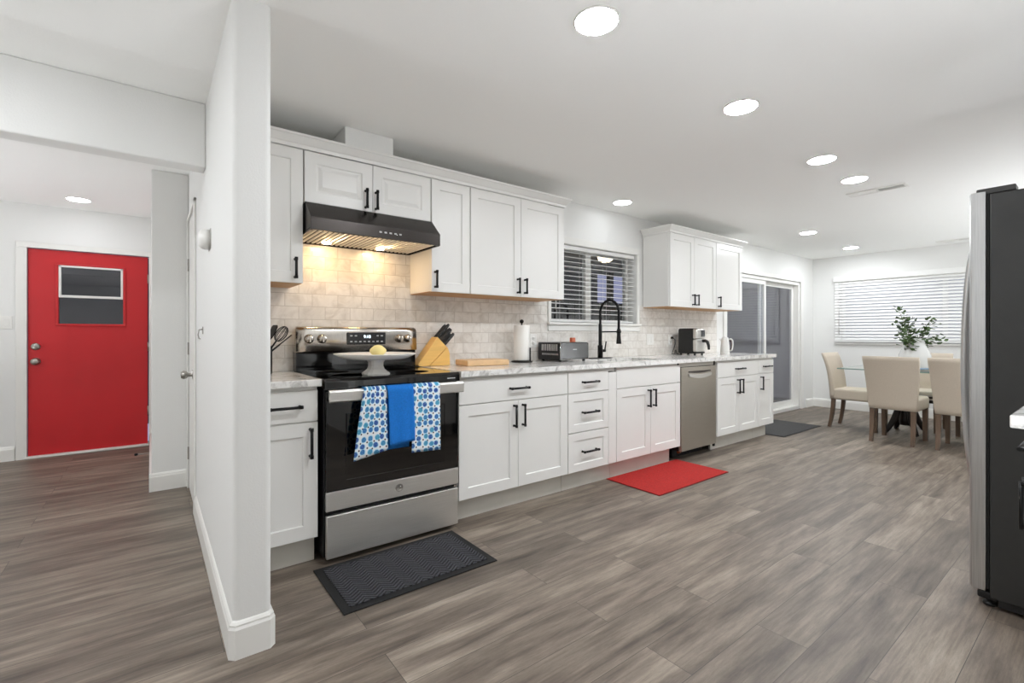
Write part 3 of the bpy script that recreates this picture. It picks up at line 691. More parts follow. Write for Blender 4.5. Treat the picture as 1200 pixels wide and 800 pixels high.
# towels over the oven handle
def towel(name, label, mat, top, bot, zb, back_z, cat='towel', folds=3, amp=.004, yfront=-.722):
    """top/bot: (xl, xr) at the bar and at the hem, zb: (z at left hem, z at right hem)"""
    b = nb(); uvl = b.loops.layers.uv.new('UVMap'); nu, rows = 14, []
    prof = [(-.6795, back_z+k*(.845-back_z)/8, 0) for k in range(9)]
    prof += [(-.6805, .858, 0), (-.687, .8655, 0), (-.700, .8665, 0), (-.713, .864, 0), (yfront+.002, .857, .02)]
    nf = 16
    uvd = {}
    d0 = 0; last = None
    for k in range(len(prof)+nf):
        row = []
        for i in range(nu+1):
            s = i/nu
            if k < len(prof):
                y, z, q = prof[k]; x = top[0]+(top[1]-top[0])*s; f = 0
            else:
                f = (k-len(prof)+1)/nf; zz = zb[0]+(zb[1]-zb[0])*s
                z = .855+(zz-.855)*f; x = (top[0]+(top[1]-top[0])*s)*(1-f**.8)+(bot[0]+(bot[1]-bot[0])*s)*f**.8
                y = yfront-abs(amp*f**.5*math.sin(folds*math.pi*s+1.1))-.004*f
            v = b.verts.new((x, y, z)); uvd[v] = (s*(bot[1]-bot[0]), 0 if k < 9 else (z if k >= len(prof) else .86)); row.append(v)
            if k < 9: uvd[v] = (s*(bot[1]-bot[0]), 1.74-z)
        rows.append(row)
    for a_, c_ in zip(rows, rows[1:]):
        for i in range(nu):
            fc = b.faces.new((a_[i], a_[i+1], c_[i+1], c_[i])); fc.smooth = True
            for lp in fc.loops: lp[uvl].uv = uvd[lp.vert]
    o = link(name, b, mat); so = o.modifiers.new('thickness', 'SOLIDIFY'); so.thickness = .0022; so.offset = 1
    return tag(o, label, cat, 'dish towels on the oven handle')
towel('dish_towel', 'blue print dish towel hanging left on the oven handle, hem flared left', M['print'], (.187, .302), (.130, .308), (.508, .540), .66)
towel('dish_towel', 'plain bright blue dish towel hanging in the middle of the oven handle', M['bluetowel'], (.3055, .449), (.315, .457), (.556, .570), .528, folds=2, amp=.006, yfront=-.728)
towel('dish_towel', 'blue print dish towel hanging right on the oven handle, straight hem', M['print'], (.4525, .612), (.440, .612), (.505, .497), .62)

# cake stand and lemon
cx, cy = .300, -.585
t = thing('cake_stand', 'white ceramic cake stand on the front of the black cooktop', 'cake stand', (cx, cy, .9145))
b = nb(); lathe(b, [(.0, .098), (.13, .098), (.165, .101), (.205, .1165), (.214, .1175), (.2145, .114), (.17, .092), (.14, .086), (.0, .085)], (cx, cy, .9145), 48); part('plate', b, M['porc'], t)
b = nb()
def sq(z, h): return [(h*.70, h), (h, h*.70), (h, -h*.70), (h*.70, -h), (-h*.70, -h), (-h, -h*.70), (-h, h*.70), (-h*.70, h)]
rs = [[b.verts.new((cx+p[0], cy+p[1], .9145+z)) for p in sq(z, h)] for z, h in ((.0005, .060), (.010, .062), (.016, .058), (.022, .050), (.034, .038), (.050, .033), (.070, .034), (.084, .042))]
for a_, c_ in zip(rs, rs[1:]): bridge(b, a_, c_, False)
b.faces.new(rs[0]); b.faces.new(rs[-1]); part('pedestal', b, M['porc'], t)
b = nb(); g = [(0, -.058), (.008, -.056), (.018, -.048), (.036, -.024), (.040, 0), (.036, .024), (.018, .048), (.009, .057), (0, .060)]
g = [(r_*.80, h_*.78) for r_, h_ in g]; lathe(b, g, (cx+.004, cy-.02, .9145+.0985+.0322), 24, 'X'); tag(link('lemon', b, M['lemon']), 'pale yellow lemon lying on the white cake stand', 'lemon')

# ------------------------------------------------------------------ RANGE HOOD
t = thing('range_hood', 'black stainless range hood under the short wall cabinet, lit below', 'range hood', (.383, -.2, 1.68))
hx0, hx1 = .003, .764
b = nb(); prof = [(-.0095, 1.692), (-.0095, 1.849), (-.345, 1.849), (-.452, 1.750), (-.452, 1.682), (-.440, 1.682), (-.440, 1.692)]
prism(b, prof, hx0, hx1, 'X', .0015); part('body', b, M['blacksteel'], t)
b = nb(); box(b, hx0, hx0+.012, -.44, -.01, 1.680, 1.693); box(b, hx1-.012, hx1, -.44, -.01, 1.680, 1.693); box(b, hx0+.012, hx1-.012, -.022, -.010, 1.680, 1.693); part('skirt', b, M['blacksteel'], t)
b = nb(); n = 26
for k in range(n):
    x = hx0+.02+k*(hx1-hx0-.04)/n; prism(b, [(x+.002, 1.6875), (x+.005, 1.682), (x+.015, 1.682), (x+.018, 1.6875)], -.43, -.05, 'Y')
part('baffle_filter', b, M['steel'], t)
part('filter_gap_shade', box(nb(), hx0+.014, hx1-.014, -.438, -.024, 1.6905, 1.6915), M['void'], t)  # near-black plate standing in for the shade between the baffles
b = nb()
for k in range(5): box(b, .372+k*.030, .388+k*.030, -.4545, -.4515, 1.711, 1.721, .001)
part('button', b, M['chrome'], t)
for x in (.175, .505):
    b = nb(); lathe(b, [(.03, 1.687), (.03, 1.681), (.026, 1.680)], (x, -.13, 0), 20); br = part('lamp_ring', b, M['chrome'], t)
    b = nb(); lathe(b, [(.0255, 1.6815), (.024, 1.676), (.012, 1.673), (0, 1.672)], (x, -.13, 0), 20); part('bulb', b, M['hoodbulb'], br)

# ------------------------------------------------------------------ COUNTER ITEMS
ZC = .9145
# utensil holder
ux, uy = -.182, -.15
t = thing('utensil_holder', 'dark metal utensil holder on the short countertop beside the partition', 'utensil holder', (ux, uy, ZC))
b = nb(); lathe(b, [(.052, 0), (.058, .004), (.058, .150), (.060, .154), (.056, .154), (.054, .01), (0, .009)], (ux, uy, ZC), 26); part('canister', b, M['black'], t)
def utensil(name, label, base, tip, kind, mat):
    base = Vector(base); tip = Vector(tip); ax = (tip-base).normalized(); L = (tip-base).length
    t = thing(name, label, name.split('_')[-1], tuple(base), 0, 'cooking utensils in the holder')
    b = nb(); tube(b, [base, base+ax*(L*.68)], [.006, .0045], 8); part('handle', b, mat, t)
    b = nb(); s = Vector((0, 0, 1)).cross(ax).normalized(); w2 = s.cross(ax)
    if kind == 'whisk':
        for k in range(5):
            a = math.pi*k/5; d = s*math.cos(a)+w2*math.sin(a)
            tube(b, [base+ax*(L*.66+L*.34*(1-math.cos(q))/2*1.0)+d*(.028*math.sin(q)*(1 if q <= math.pi else 1)) for q in [math.pi*i/8 for i in range(9)]], .0019, 5)
            tube(b, [base+ax*(L*.66+L*.34*(1-math.cos(q))/2)-d*(.028*math.sin(q)) for q in [math.pi*i/8 for i in range(9)]], .0019, 5)
        part('wires', b, M['black'], t)
    else:
        pr = []
        c = base+ax*(L*.66)
        pts = [(-.008, 0), (-.028, L*.10), (-.032, L*.30), (-.022, L*.34), (.022, L*.34), (.032, L*.30), (.028, L*.10), (.008, 0)]
        A = [b.verts.new(c+s*p+ax*q+w2*.0025) for p, q in pts]; B = [b.verts.new(c+s*p+ax*q-w2*.0025) for p, q in pts]
        b.faces.new(A); b.faces.new(B); bridge(b, A, B, False)
        if kind == 'slotted': pass
        part('head', b, mat, t)
utensil('whisk', 'wire whisk leaning right out of the dark utensil holder', (ux-.02, uy, ZC+.03), (-.062, -.20, 1.175), 'whisk', M['black'])
utensil('spatula', 'black spatula leaning out of the dark utensil holder, lowest of the utensils', (ux-.03, uy+.01, ZC+.05), (-.032, -.19, 1.13), 'flat', M['blackp'])
utensil('spoon', 'dark serving spoon standing upright in the utensil holder behind the whisk', (ux-.01, uy+.015, ZC+.03), (-.10, -.11, 1.185), 'flat', M['black'])
# knife block
t = thing('knife_block', 'bamboo knife block right of the range, leaning right', 'knife block', (.90, -.08, ZC))
b = nb(); prism(b, [(.772, ZC+.012), (.785, ZC+.001), (.858, ZC+.001), (1.000, 1.043), (.924, 1.116)], -.125, -.035, 'Y', .003); part('slanted_block', b, M['bamboo'], t)
b = nb(); prism(b, [(.862, ZC+.001), (1.024, ZC+.001), (1.021, 1.000), (1.004, 1.043)], -.124, -.036, 'Y', .003); part('foot_block', b, M['bamboo'], t)
kd = Vector((.69, 0, .724)).normalized()   # direction in which the knives slide out
face_a, face_b = Vector((.926, 0, 1.116)), Vector((1.001, 0, 1.044))
knives = [(.10, -.140, .112, 'black handled knife at the top back of the knife block'), (.12, -.178, .118, 'black handled knife at the top front of the knife block'),
          (.42, -.135, .105, 'black handled knife in the middle row at the back of the knife block'), (.45, -.160, .112, 'black handled knife in the middle of the knife block'), (.45, -.187, .104, 'black handled knife in the middle row at the front of the knife block'),
          (.80, -.145, .095, 'black handled knife low at the back of the knife block'), (.82, -.180, .100, 'thick black handled knife low at the front of the knife block')]
for s, y, L, lab in knives:
    L *= 1.12; y += .08
    p = face_a.lerp(face_b, s)+Vector((0, y, 0))+kd*.002
    tk = thing('knife', lab, 'knife', tuple(p), 0, 'knives in the bamboo block')
    q = Vector((kd.z, 0, -kd.x)); b = nb(); rs = []
    for f, hw, hy in ((0, .0085, .006), (.06, .0095, .0075), (.5, .010, .0075), (.85, .011, .008), (1, .008, .006)):
        c = p+kd*(L*f); rs.append([b.verts.new(c+q*(hw*a)+Vector((0, hy*e, 0))) for a, e in ((1, .5), (.6, 1), (-.6, 1), (-1, .5), (-1, -.5), (-.6, -1), (.6, -1), (1, -.5))])
    for a_, c_ in zip(rs, rs[1:]): bridge(b, a_, c_)
    b.faces.new(rs[0]); b.faces.new(rs[-1]); hh = part('handle', b, M['blackp'], tk)
    b = nb()
    for f in (.25, .55, .8): tube(b, [p+kd*(L*f)+Vector((0, -.0082, 0)), p+kd*(L*f)+Vector((0, .0082, 0))], .0022, 8)
    part('rivets', b, M['chrome'], hh)
# cutting board
b = nb(); box(b, -.165, .165, -.105, .105, 0, .040, .006); o = link('cutting_board', b, M['board']); o.location = (1.235, -.215, ZC); o.rotation_euler = (0, 0, R(-7))
tag(o, 'thick wooden cutting board lying right of the knife block', 'cutting board')
# paper towels
px, py = 1.672, -.125
t = thing('paper_towel_holder', 'black upright paper towel holder with ball finial', 'paper towel holder', (px, py, ZC))
b = nb(); lathe(b, [(.082, 0), (.084, .003), (.083, .010), (.06, .013), (0, .014)], (px, py, ZC), 32); part('base', b, M['black'], t)
b = nb(); tube(b, [(px, py, ZC+.01), (px, py, 1.222)], .006, 10); part('post', b, M['black'], t)
b = nb(); sphere(b, (px, py, 1.236), .0165); part('finial', b, M['black'], t)
b = nb(); tube(b, [(px+.030, py-.068, ZC+.01), (px+.030, py-.068, 1.030)], .0062, 10); part('tension_arm', b, M['black'], t)
b = nb(); lathe(b, [(.019, .0145), (.060, .0145), (.0625, .018), (.0625, .288), (.060, .291), (.019, .291), (.018, .0145)], (px, py, ZC), 36); tag(link('paper_towel_roll', b, M['towelp']), 'white paper towel roll on the black holder', 'paper towels')
# toaster oven
tx0, tx1, ty0, ty1 = 1.915, 2.245, -.305, -.040; tz0, tz1 = ZC+.012, 1.068
t = thing('toaster_oven', 'low black and steel toaster oven between paper towels and faucet', 'toaster oven', ((tx0+tx1)/2, (ty0+ty1)/2, ZC))
b = nb(); box(b, tx0, tx1, ty0+.006, ty1, tz0, tz1, .006); part('body', b, M['blackp'], t)
b = nb()
for k in range(9): box(b, tx0-.0012, tx0+.001, ty0+.03+k*.022, ty0+.042+k*.022, tz0+.075, tz0+.128, .0004)
for k in range(16): box(b, tx0-.0012, tx0+.001, ty0+.02+k*.0125, ty0+.027+k*.0125, tz0+.040, tz0+.055, .0004)
part('side_louvres', b, M['chrome'], t)
b = nb(); box(b, tx0+.004, tx1-.004, ty0, ty0+.006, tz0+.012, tz1-.006, .002); dr = part('front_panel', b, plain('smoked_mirror_glass', (92, 92, 92), .12, .6), t)
part('brand_mark', box(nb(), 2.06, 2.105, ty0-.0008, ty0, tz0+.082, tz0+.088), M['icon'], dr)
b = nb(); tube(b, [(tx0+.004, ty0-.002, tz0+.004), (tx0+.004, ty0-.002, tz1-.001)], .004, 8); tube(b, [(tx0+.004, ty0-.002, tz0+.006), (tx1-.004, ty0-.002, tz0+.006)], .004, 8); part('chrome_edge', b, M['chrome'], t)
for x in (tx0+.03, tx1-.03):
    for y in (ty0+.03, ty1-.03):
        b = nb(); lathe(b, [(.012, 0), (.013, .004), (.010, .0125)], (x, y, ZC), 14); part('foot', b, M['blackp'], t)
b = nb(); box(b, -.030, .030, -.012, .012, 0, .038, .003); o = link('carton', b, M['orange']); o.location = (2.16, -.20, tz1+.0005); o.rotation_euler = (0, 0, R(15)); tag(o, 'small orange carton on top of the toaster oven', 'carton')
# faucet
fx, fy = 2.62, -.095
t = thing('faucet', 'matte black pull down spring faucet behind the sink', 'faucet', (fx, fy, ZC))
b = nb(); box(b, fx-.14, fx+.14, fy-.028, fy+.028, ZC, ZC+.007, .003); part('deck_plate', b, M['black'], t)
b = nb(); lathe(b, [(.024, .007), (.024, .115), (.022, .120), (.0165, .122), (.0165, .31), (.013, .315)], (fx, fy, ZC), 22); part('body', b, M['black'], t)
b = nb(); ar = .103; topz = 1.338
pts = [(fx, fy, 1.22), (fx, fy, 1.28)] + [(fx+.012*k/16, fy-ar+ar*math.cos(math.pi*k/16), topz+ar*math.sin(math.pi*k/16)) for k in range(17)] + [(fx+.012, fy-2*ar, 1.25), (fx+.012, fy-2*ar, 1.18)]
tube(b, pts, .0105, 12); sp = part('spring_hose', b, M['black'], t)
# coil ridges
cv = []; acc = 0; dens = []
P_ = [Vector(p) for p in pts]
tot = 0; hel = []
for i in range(len(P_)-1):
    a_, c_ = P_[i], P_[i+1]; d_ = (c_-a_); L = d_.length; tdir = d_.normalized(); u_ = Vector((1, 0, 0)); v_ = tdir.cross(u_).normalized()
    st = max(2, int(L/.0016))
    for k in range(st):
        tot += L/st; an = tot/.009*2*math.pi; hel.append(a_+d_*(k/st)+(u_*math.cos(an)+v_*math.sin(an))*.0118)
b = nb(); tube(b, hel, .0018, 5); part('coil', b, M['black'], sp)
b = nb(); ex_, ey_ = fx+.012, fy-2*ar; lathe(b, [(.0125, 1.185), (.0165, 1.178), (.017, 1.12), (.022, 1.062), (.022, 1.052), (.017, 1.050)], (ex_, ey_, 0), 20); part('spray_head', b, M['black'], t)
b = nb(); tube(b, [(fx, fy, 1.158), (ex_, ey_+.014, 1.158)], .0062, 10); lathe(b, [(.021, 1.148), (.021, 1.168)], (ex_, ey_, 0), 18); part('holder_arm', b, M['black'], t)
b = nb(); tube(b, [(fx+.02, fy-.004, ZC+.07), (fx+.055, fy-.012, ZC+.07)], .013, 14); tube(b, [(fx+.048, fy-.012, ZC+.072), (fx+.046, fy-.03, ZC+.155)], [.0075, .0055], 10); part('lever', b, M['black'], t)
# outlets
def outlet(x, z, w, label, kind='duplex', name='wall_outlet', cat='outlet'):
    t = thing(name, label, cat, (x, TY, z))
    b = nb(); box(b, x-w/2, x+w/2, TY-.006, TY-.0005, z-.058, z+.058, .003); pl = part('cover_plate', b, M['frost'], t)
    b = nb(); n = 1 if w < .1 else 2
    for i in range(n):
        xx = x+(i-(n-1)/2)*.046
        if kind == 'duplex':
            for s in (-1, 1): lathe(b, [(.0165, TY-.006), (.0165, TY-.0082), (0, TY-.0083)], (xx, 0, z+s*.02), 16, 'Y')
        else: box(b, xx-.016, xx+.016, TY-.0085, TY-.006, z-.033, z+.033, .0015)
    part('receptacle' if kind == 'duplex' else 'rocker', b, M['trim'], t)
    if kind == 'duplex':
        b = nb()
        for s in (-1, 1):
            for e in (-1, 1): box(b, x+e*.006-.001, x+e*.006+.001, TY-.0088, TY-.0083, z+s*.02-.004, z+s*.02+.005)
        part('slots', b, M['void'], t)
outlet(1.885, 1.082, .072, 'white duplex outlet on the tile right of the paper towels')
outlet(3.482, 1.082, .118, 'white double rocker switch plate on the tile right of the faucet', 'rocker', 'light_switch', 'switch')
outlet(3.835, 1.076, .072, 'white duplex outlet beside the air fryer with its plug in')
# air fryer (local coordinates, then turned)
t = thing('air_fryer', 'black air fryer with silver front on the countertop', 'air fryer', (3.97, -.185, ZC), R(5))
def lp(name, bm, mat, par): return link(name, bm, mat, par, world=False)
b = nb(); box(b, -.105, .105, -.070, .105, .016, .285, .020, 4); box(b, -.100, .100, -.100, .09, .016, .034, .006); body = lp('body', b, M['blackp'], t)
b = nb(); box(b, -.100, .100, -.106, -.060, .036, .168, .012, 3); dr = lp('basket_front', b, M['steel'], t)
b = nb(); box(b, -.100, .100, -.106, -.060, .172, .278, .012, 3); up = lp('upper_front', b, M['steel'], t)
b = nb(); box(b, .000, .078, -.112, -.100, .195, .268, .005); lp('control_panel', b, M['blackgl'], up)
b = nb()
tube(b, [(.035, -.10, .150), (.035, -.135, .152), (.035, -.158, .140), (.035, -.170, .100), (.035, -.173, .058)], [.017, .017, .017, .015, .012], 12); lp('handle', b, M['blackp'], dr)
for x in (-.08, .08):
    for y in (-.075, .08):
        b = nb(); lathe(b, [(.011, 0), (.012, .004), (.010, .017)], (x, y, 0), 12); lp('foot', b, M['blackp'], t)
b = nb()
pts = [(3.845, -.018, 1.098), (3.845, -.036, 1.096), (3.865, -.05, 1.08), (3.86, -.055, 1.03), (3.83, -.06, .985), (3.79, -.07, .945), (3.76, -.085, .925), (3.79, -.10, .930), (3.83, -.075, .958), (3.85, -.07, .97), (3.835, -.09, .935), (3.85, -.085, .9215), (3.868, -.105, .9195)]
tube(b, [Vector(p) for p in pts], .0042, 7); box(b, 3.832, 3.858, -.040, -.0172, 1.086, 1.110, .004)
tag(link('power_cord', b, M['blackp']), 'black power cord hanging from the outlet to the air fryer', 'cord')
# kettle
t = thing('kettle', 'white electric kettle at the right end of the tile', 'kettle', (4.43, -.31, ZC), R(-52))
t.scale = (.74, .74, .80)
b = nb(); lathe(b, [(.066, 0), (.070, .004), (.070, .018), (.064, .020), (.064, .026), (.068, .028), (.066, .06), (.056, .17), (.052, .215), (.046, .222)], (0, 0, 0), 30); lp('body', b, M['frost'], t)
b = nb(); lathe(b, [(.047, .2225), (.044, .232), (.012, .236), (.012, .246), (.009, .25), (0, .2505)], (0, 0, 0), 24); lp('lid', b, M['frost'], t)
b = nb(); prism(b, [(-.050, .20), (-.082, .215), (-.080, .205), (-.052, .175)], -.014, .014, 'Y', .003); lp('spout', b, M['frost'], t)
b = nb(); tube(b, [(.050, 0, .205), (.085, 0, .212), (.106, 0, .190), (.108, 0, .13), (.098, 0, .06), (.072, 0, .045)], .0105, 10); hd = lp('handle', b, M['frost'], t)
b = nb(); tube(b, [(.060, 0, .19), (.082, 0, .185), (.092, 0, .15), (.090, 0, .09), (.072, 0, .062)], .006, 8); lp('handle_grip', b, plain('maroon_grip', (84, 44, 44), .5), hd)

# ------------------------------------------------------------------ DISHWASHER
t = thing('dishwasher', 'stainless dishwasher between sink cabinet and last base cabinets', 'dishwasher', (3.39, -.3, 0))
dx0, dx1 = 3.092, 3.668
b = nb(); box(b, dx0+.004, dx1-.004, -.595, -.03, .10, .836); box(b, dx0+.04, dx1-.04, -.50, -.47, .001, .10); part('tub', b, M['void'], t)
b = nb(); box(b, dx0, dx1, -.630, -.596, .086, .836, .004); dd = part('door', b, M['steeldw'], t)
b = nb()
A = []
for k in range(13):
    f = k/12; x = dx0+.10+(dx1-dx0-.20)*f; z = .752-.022*math.sin(math.pi*f); A.append((x, z))
prism(b, [(p[0], p[1]) for p in A] + [(p[0], p[1]+.024+.012*math.sin(math.pi*i/12)) for i, p in reversed(list(enumerate(A)))], -.643, -.6305, 'Y', .002); part('handle', b, M['steel'], dd)
b = nb(); prism(b, [(p[0]+.004, p[1]+.036+.012*math.sin(math.pi*i/12)) for i, p in enumerate(A)] + [(A[-1][0], .800), (A[0][0], .800)], -.6312, -.6302, 'Y'); part('grip_recess', b, plain('dark_recess_steel', (84, 80, 76), .4, .8), dd)
b = nb(); box(b, dx0, dx1, -.602, -.59, .840, .877, .001); part('top_strip', b, M['toe'], t)
b = nb(); box(b, 3.087, 3.0915, -.60, -.02, .09, .877); box(b, 3.669, 3.7005, -.60, -.59, .05, .877); part('side_gap', b, M['void'], t)
b = nb(); tube(b, [(3.10, -.585, .075), (3.135, -.585, .075)], .012, 10); part('copper_fitting', b, M['copper'], t)

# ------------------------------------------------------------------ MATS
def mat_thing(name, label, x0, x1, y0, y1, inner, hem, w, cat='mat', h=.007):
    t = thing(name, label, cat, ((x0+x1)/2, (y0+y1)/2, .001))
    b = nb(); box(b, x0, x1, y0, y1, .001, .001+h*.6, .002); part('border', b, hem, t)
    b = nb(); box(b, x0+w, x1-w, y0+w, y1-w, .001+h*.55, .001+h, .002); part('pile', b, inner, t)
    return t
mat_thing('floor_mat', 'charcoal chevron floor mat with black border before the range', -.044, .715, -1.125, -.676, M['chev'], M['rubber'], .036, h=.010)
mat_thing('floor_mat', 'red floor mat before the sink cabinet', 2.165, 3.108, -1.052, -.558, M['redmat'], M['redhem'], .006)
mat_thing('floor_mat', 'speckled dark grey floor mat before the sliding door', 4.872, 5.925, -.745, -.165, M['greymat'], M['rubber'], .015)

# ------------------------------------------------------------------ BLINDS
def blind_y(label, x0, x1, z0, z1, y):
    t = thing('window_blind', label, 'blind', ((x0+x1)/2, y, z1))
    b = nb(); box(b, x0, x1, y-.022, y+.022, z1-.035, z1, .003); part('headrail', b, M['blind'], t)
    b = nb(); n = int((z1-.05-z0-.02)/.0425)
    for k in range(n):
        z = z1-.058-k*.0425; th = R(9)
        dy, dz = .0215*math.cos(th), .0215*math.sin(th)
        prism(b, [(y-dy, z-dz-.0014), (y-dy, z-dz+.0014), (y, z+.0035), (y+dy, z+dz+.0014), (y+dy, z+dz-.0014), (y, z+.0006)], x0+.004, x1-.004, 'X')
    part('slats', b, M['blind'], t)
    part('bottom_rail', box(nb(), x0+.003, x1-.003, y-.02, y+.02, z0+.004, z0+.022, .003), M['blind'], t)
    b = nb()
    for f in (.11, .36, .64, .89):
        x = x0+(x1-x0)*f
        for s in (-.021, .021): tube(b, [(x, y+s, z0+.02), (x, y+s, z1-.03)], .0011, 5)
    part('ladder_cord', b, M['cord'], t)
    b = nb(); tube(b, [(x0+.075, y-.028, z1-.03), (x0+.075, y-.029, z0+.12)], .004, 8); part('tilt_wand', b, M['cord'], t)
blind_y('open white slatted blind in the kitchen window behind the faucet', WX0+.004, WX1-.004, WZ0+.001, WZ1-.003, .045)
y0, y1, z0, z1 = -2.78, -.312, 1.022, 1.99
t = thing('window_blind', 'closed white slatted blind over the dining window', 'blind', (XF-.04, -1.5, z1))
b = nb(); box(b, XF-.068, XF-.0015, y0-.01, y1+.012, 1.935, 2.008, .004); part('valance', b, M['blind'], t)
b = nb(); n = 20
for k in range(n):
    z = 1.915-k*(1.915-1.075)/(n-1); xx = XF-.030
    prism(b, [(xx+.011, z+.0200), (xx-.002, z+.002), (xx-.012, z-.0195), (xx-.0095, z-.0205), (xx+.001, z), (xx+.0135, z+.0190)], y0, y1, 'Y')
part('slats', b, M['blind'], t)
b = nb(); box(b, XF-.048, XF-.008, y0, y1, 1.022, 1.047, .004); part('bottom_rail', b, M['blind'], t)
b = nb()
for f in (.04, .33, .66, .96):
    y = y1+(y0-y1)*f
    for s in (-.05,): tube(b, [(XF-.047, y, 1.04), (XF-.047, y, 1.94)], .0014, 5)
part('ladder_cord', b, M['cord'], t)
b = nb(); tube(b, [(XF-.054, y1-.06, 1.93), (XF-.054, y1-.062, 1.12)], .0045, 8); part('tilt_wand', b, M['cord'], t)

# ------------------------------------------------------------------ DINING
def chair(label):
    """local frame: faces +x, origin on the floor under the seat centre"""
    t = thing('dining_chair', label, 'chair', (0, 0, 0), 0, 'beige dining chairs')
    b = nb(); box(b, -.20, .255, -.205, .205, .345, .475, .022, 3)
    for v in b.verts:
        if v.co.z > .47: v.co.z += .018*(1-((v.co.x-.03)/.24)**2)*(1-(v.co.y/.21)**2)
    lp('seat', b, M['linen'], t)
    b = nb(); rs = []
    for k in range(13):
        f = k/12; z = .352+(.905-.352)*f; w = .200+.040*f; x = -.205-.035*f-.065*f**3; th = .065-.028*f
        w_ = w-.004 if k in (0, 12) else w; th_ = th-.004 if k in (0, 12) else th
        e = .010
        rs.append([b.verts.new(p) for p in ((x-th_/2+e, -w_, z), (x+th_/2-e, -w_, z), (x+th_/2, -w_+e, z), (x+th_/2+.008, 0, z), (x+th_/2, w_-e, z), (x+th_/2-e, w_, z), (x-th_/2+e, w_, z), (x-th_/2, w_-e, z), (x-th_/2-.004, 0, z), (x-th_/2, -w_+e, z))])
    for a_, c_ in zip(rs, rs[1:]): bridge(b, a_, c_)
    b.faces.new(rs[0]); b.faces.new(rs[-1]); lp('backrest', b, M['linen'], t)
    for sx, sy in ((1, 1), (1, -1), (-1, 1), (-1, -1)):
        b = nb(); rs = []
        for f in (0, .25, .5, .75, 1):
            z = .356*(1-f)+.001*f
            if sx > 0: cx_ = .218; hw = .022-.004*f
            else: cx_ = -.205-.045*f**1.8; hw = .021-.005*f
            cy_ = sy*(.178 if sx > 0 else .172)
            rs.append([b.verts.new((cx_+p*hw, cy_+q*hw, z)) for p, q in ((-1, -1), (1, -1), (1, 1), (-1, 1))])
        for a_, c_ in zip(rs, rs[1:]): bridge(b, a_, c_, False)
        b.faces.new(rs[0]); b.faces.new(rs[-1]); lp('leg', b, M['walnut'], t)
    return t
c0 = chair('beige upholstered dining chair with its back to the camera, middle of the near side')
c0.location = (5.68, -1.555, 0)
dup(c0, (5.705, -2.085, 0), 0, 'beige dining chair on the near side partly behind the refrigerator edge')
dup(c0, (6.15, -1.06, 0), R(-90), 'beige dining chair at the left head of the table, seen from its side')
dup(c0, (6.665, -1.54, 0), R(180), 'beige dining chair across the glass table, seen between the two near chairs')
dup(c0, (6.665, -2.08, 0), R(180), 'beige dining chair across the table, furthest right by the refrigerator')
t = thing('dining_table', 'glass topped dining table on dark curved pedestal legs', 'table', (6.17, -1.85, 0))
b = nb(); box(b, 5.655, 6.685, -2.68, -1.00, .735, .747, .003); part('tabletop', b, M['gtable'], t)
b = nb(); box(b, 5.650, 5.6545, -2.684, -.996, .7355, .7465, .001); box(b, 6.6855, 6.690, -2.684, -.996, .7355, .7465, .001); box(b, 5.6545, 6.6855, -.9995, -.996, .7355, .7465); box(b, 5.6545, 6.6855, -2.684, -2.6805, .7355, .7465)
part('glass_edge', b, M['gedge'], t)['label'] = 'green tinted polished glass edge'
for yc in (-1.50, -2.20):
    b = nb(); lathe(b, [(.055, .10), (.06, .16), (.045, .30), (.05, .60), (.10, .715), (.16, .722), (.16, .7345)], (6.2, yc, 0), 20); part('pedestal', b, M['espresso'], t)
for yc in (-1.50, -2.20):
    for sx in (-1, 1):
        for sy in (-1, 1):
            pts = [(6.2+sx*.03, yc+sy*.02, .40), (6.2+sx*.07, yc+sy*.05, .28), (6.2+sx*.12, yc+sy*.08, .16), (6.2+sx*.165, yc+sy*.12, .06), (6.2+sx*.195, yc+sy*.14, .021)]
            b = nb(); tube(b, pts, [.03, .034, .032, .026, .02], 10); part('leg', b, M['espresso'], t)
b = nb(); box(b, 6.14, 6.26, -2.20, -1.50, .375, .405, .004); box(b, 6.14, 6.26, -2.20, -1.50, .425, .45, .004); part('stretcher', b, M['espresso'], t)
# vase with branches
vx, vy = 6.0, -1.622
t = thing('vase', 'white flared vase with green branches on the glass table', 'vase', (vx, vy, .7475))
def milk():
    a = N('milky_translucent_glass'); tr = a.n('ShaderNodeBsdfTransparent'); a.base((.86, .86, .85)); a.p.inputs['Roughness'].default_value = .12
    mx = a.n('ShaderNodeMixShader'); mx.inputs[0].default_value = .62; a.l(tr.outputs[0], mx.inputs[1]); a.l(a.p.outputs[0], mx.inputs[2]); a.l(mx.outputs[0], a.t.nodes['Material Output'].inputs['Surface']); return a.m
b = nb(); lathe(b, [(.130, 0), (.136, .01), (.140, .12), (.140, .16), (.088, .29), (.078, .33), (.082, .345), (.074, .345), (.07, .33), (.078, .29), (.130, .16), (.130, .02), (0, .015)], (vx, vy, .7475), 34); part('body', b, milk(), t)
b = nb(); lathe(b, [(.137, .008), (.1395, .014), (.141, .026), (.138, .022)], (vx, vy, .7475), 34); part('base_band', b, plain('blue_grey_band', (126, 148, 170), .2), t)
rt = Vector((.7935, -.6085, 0))
random.seed(11)
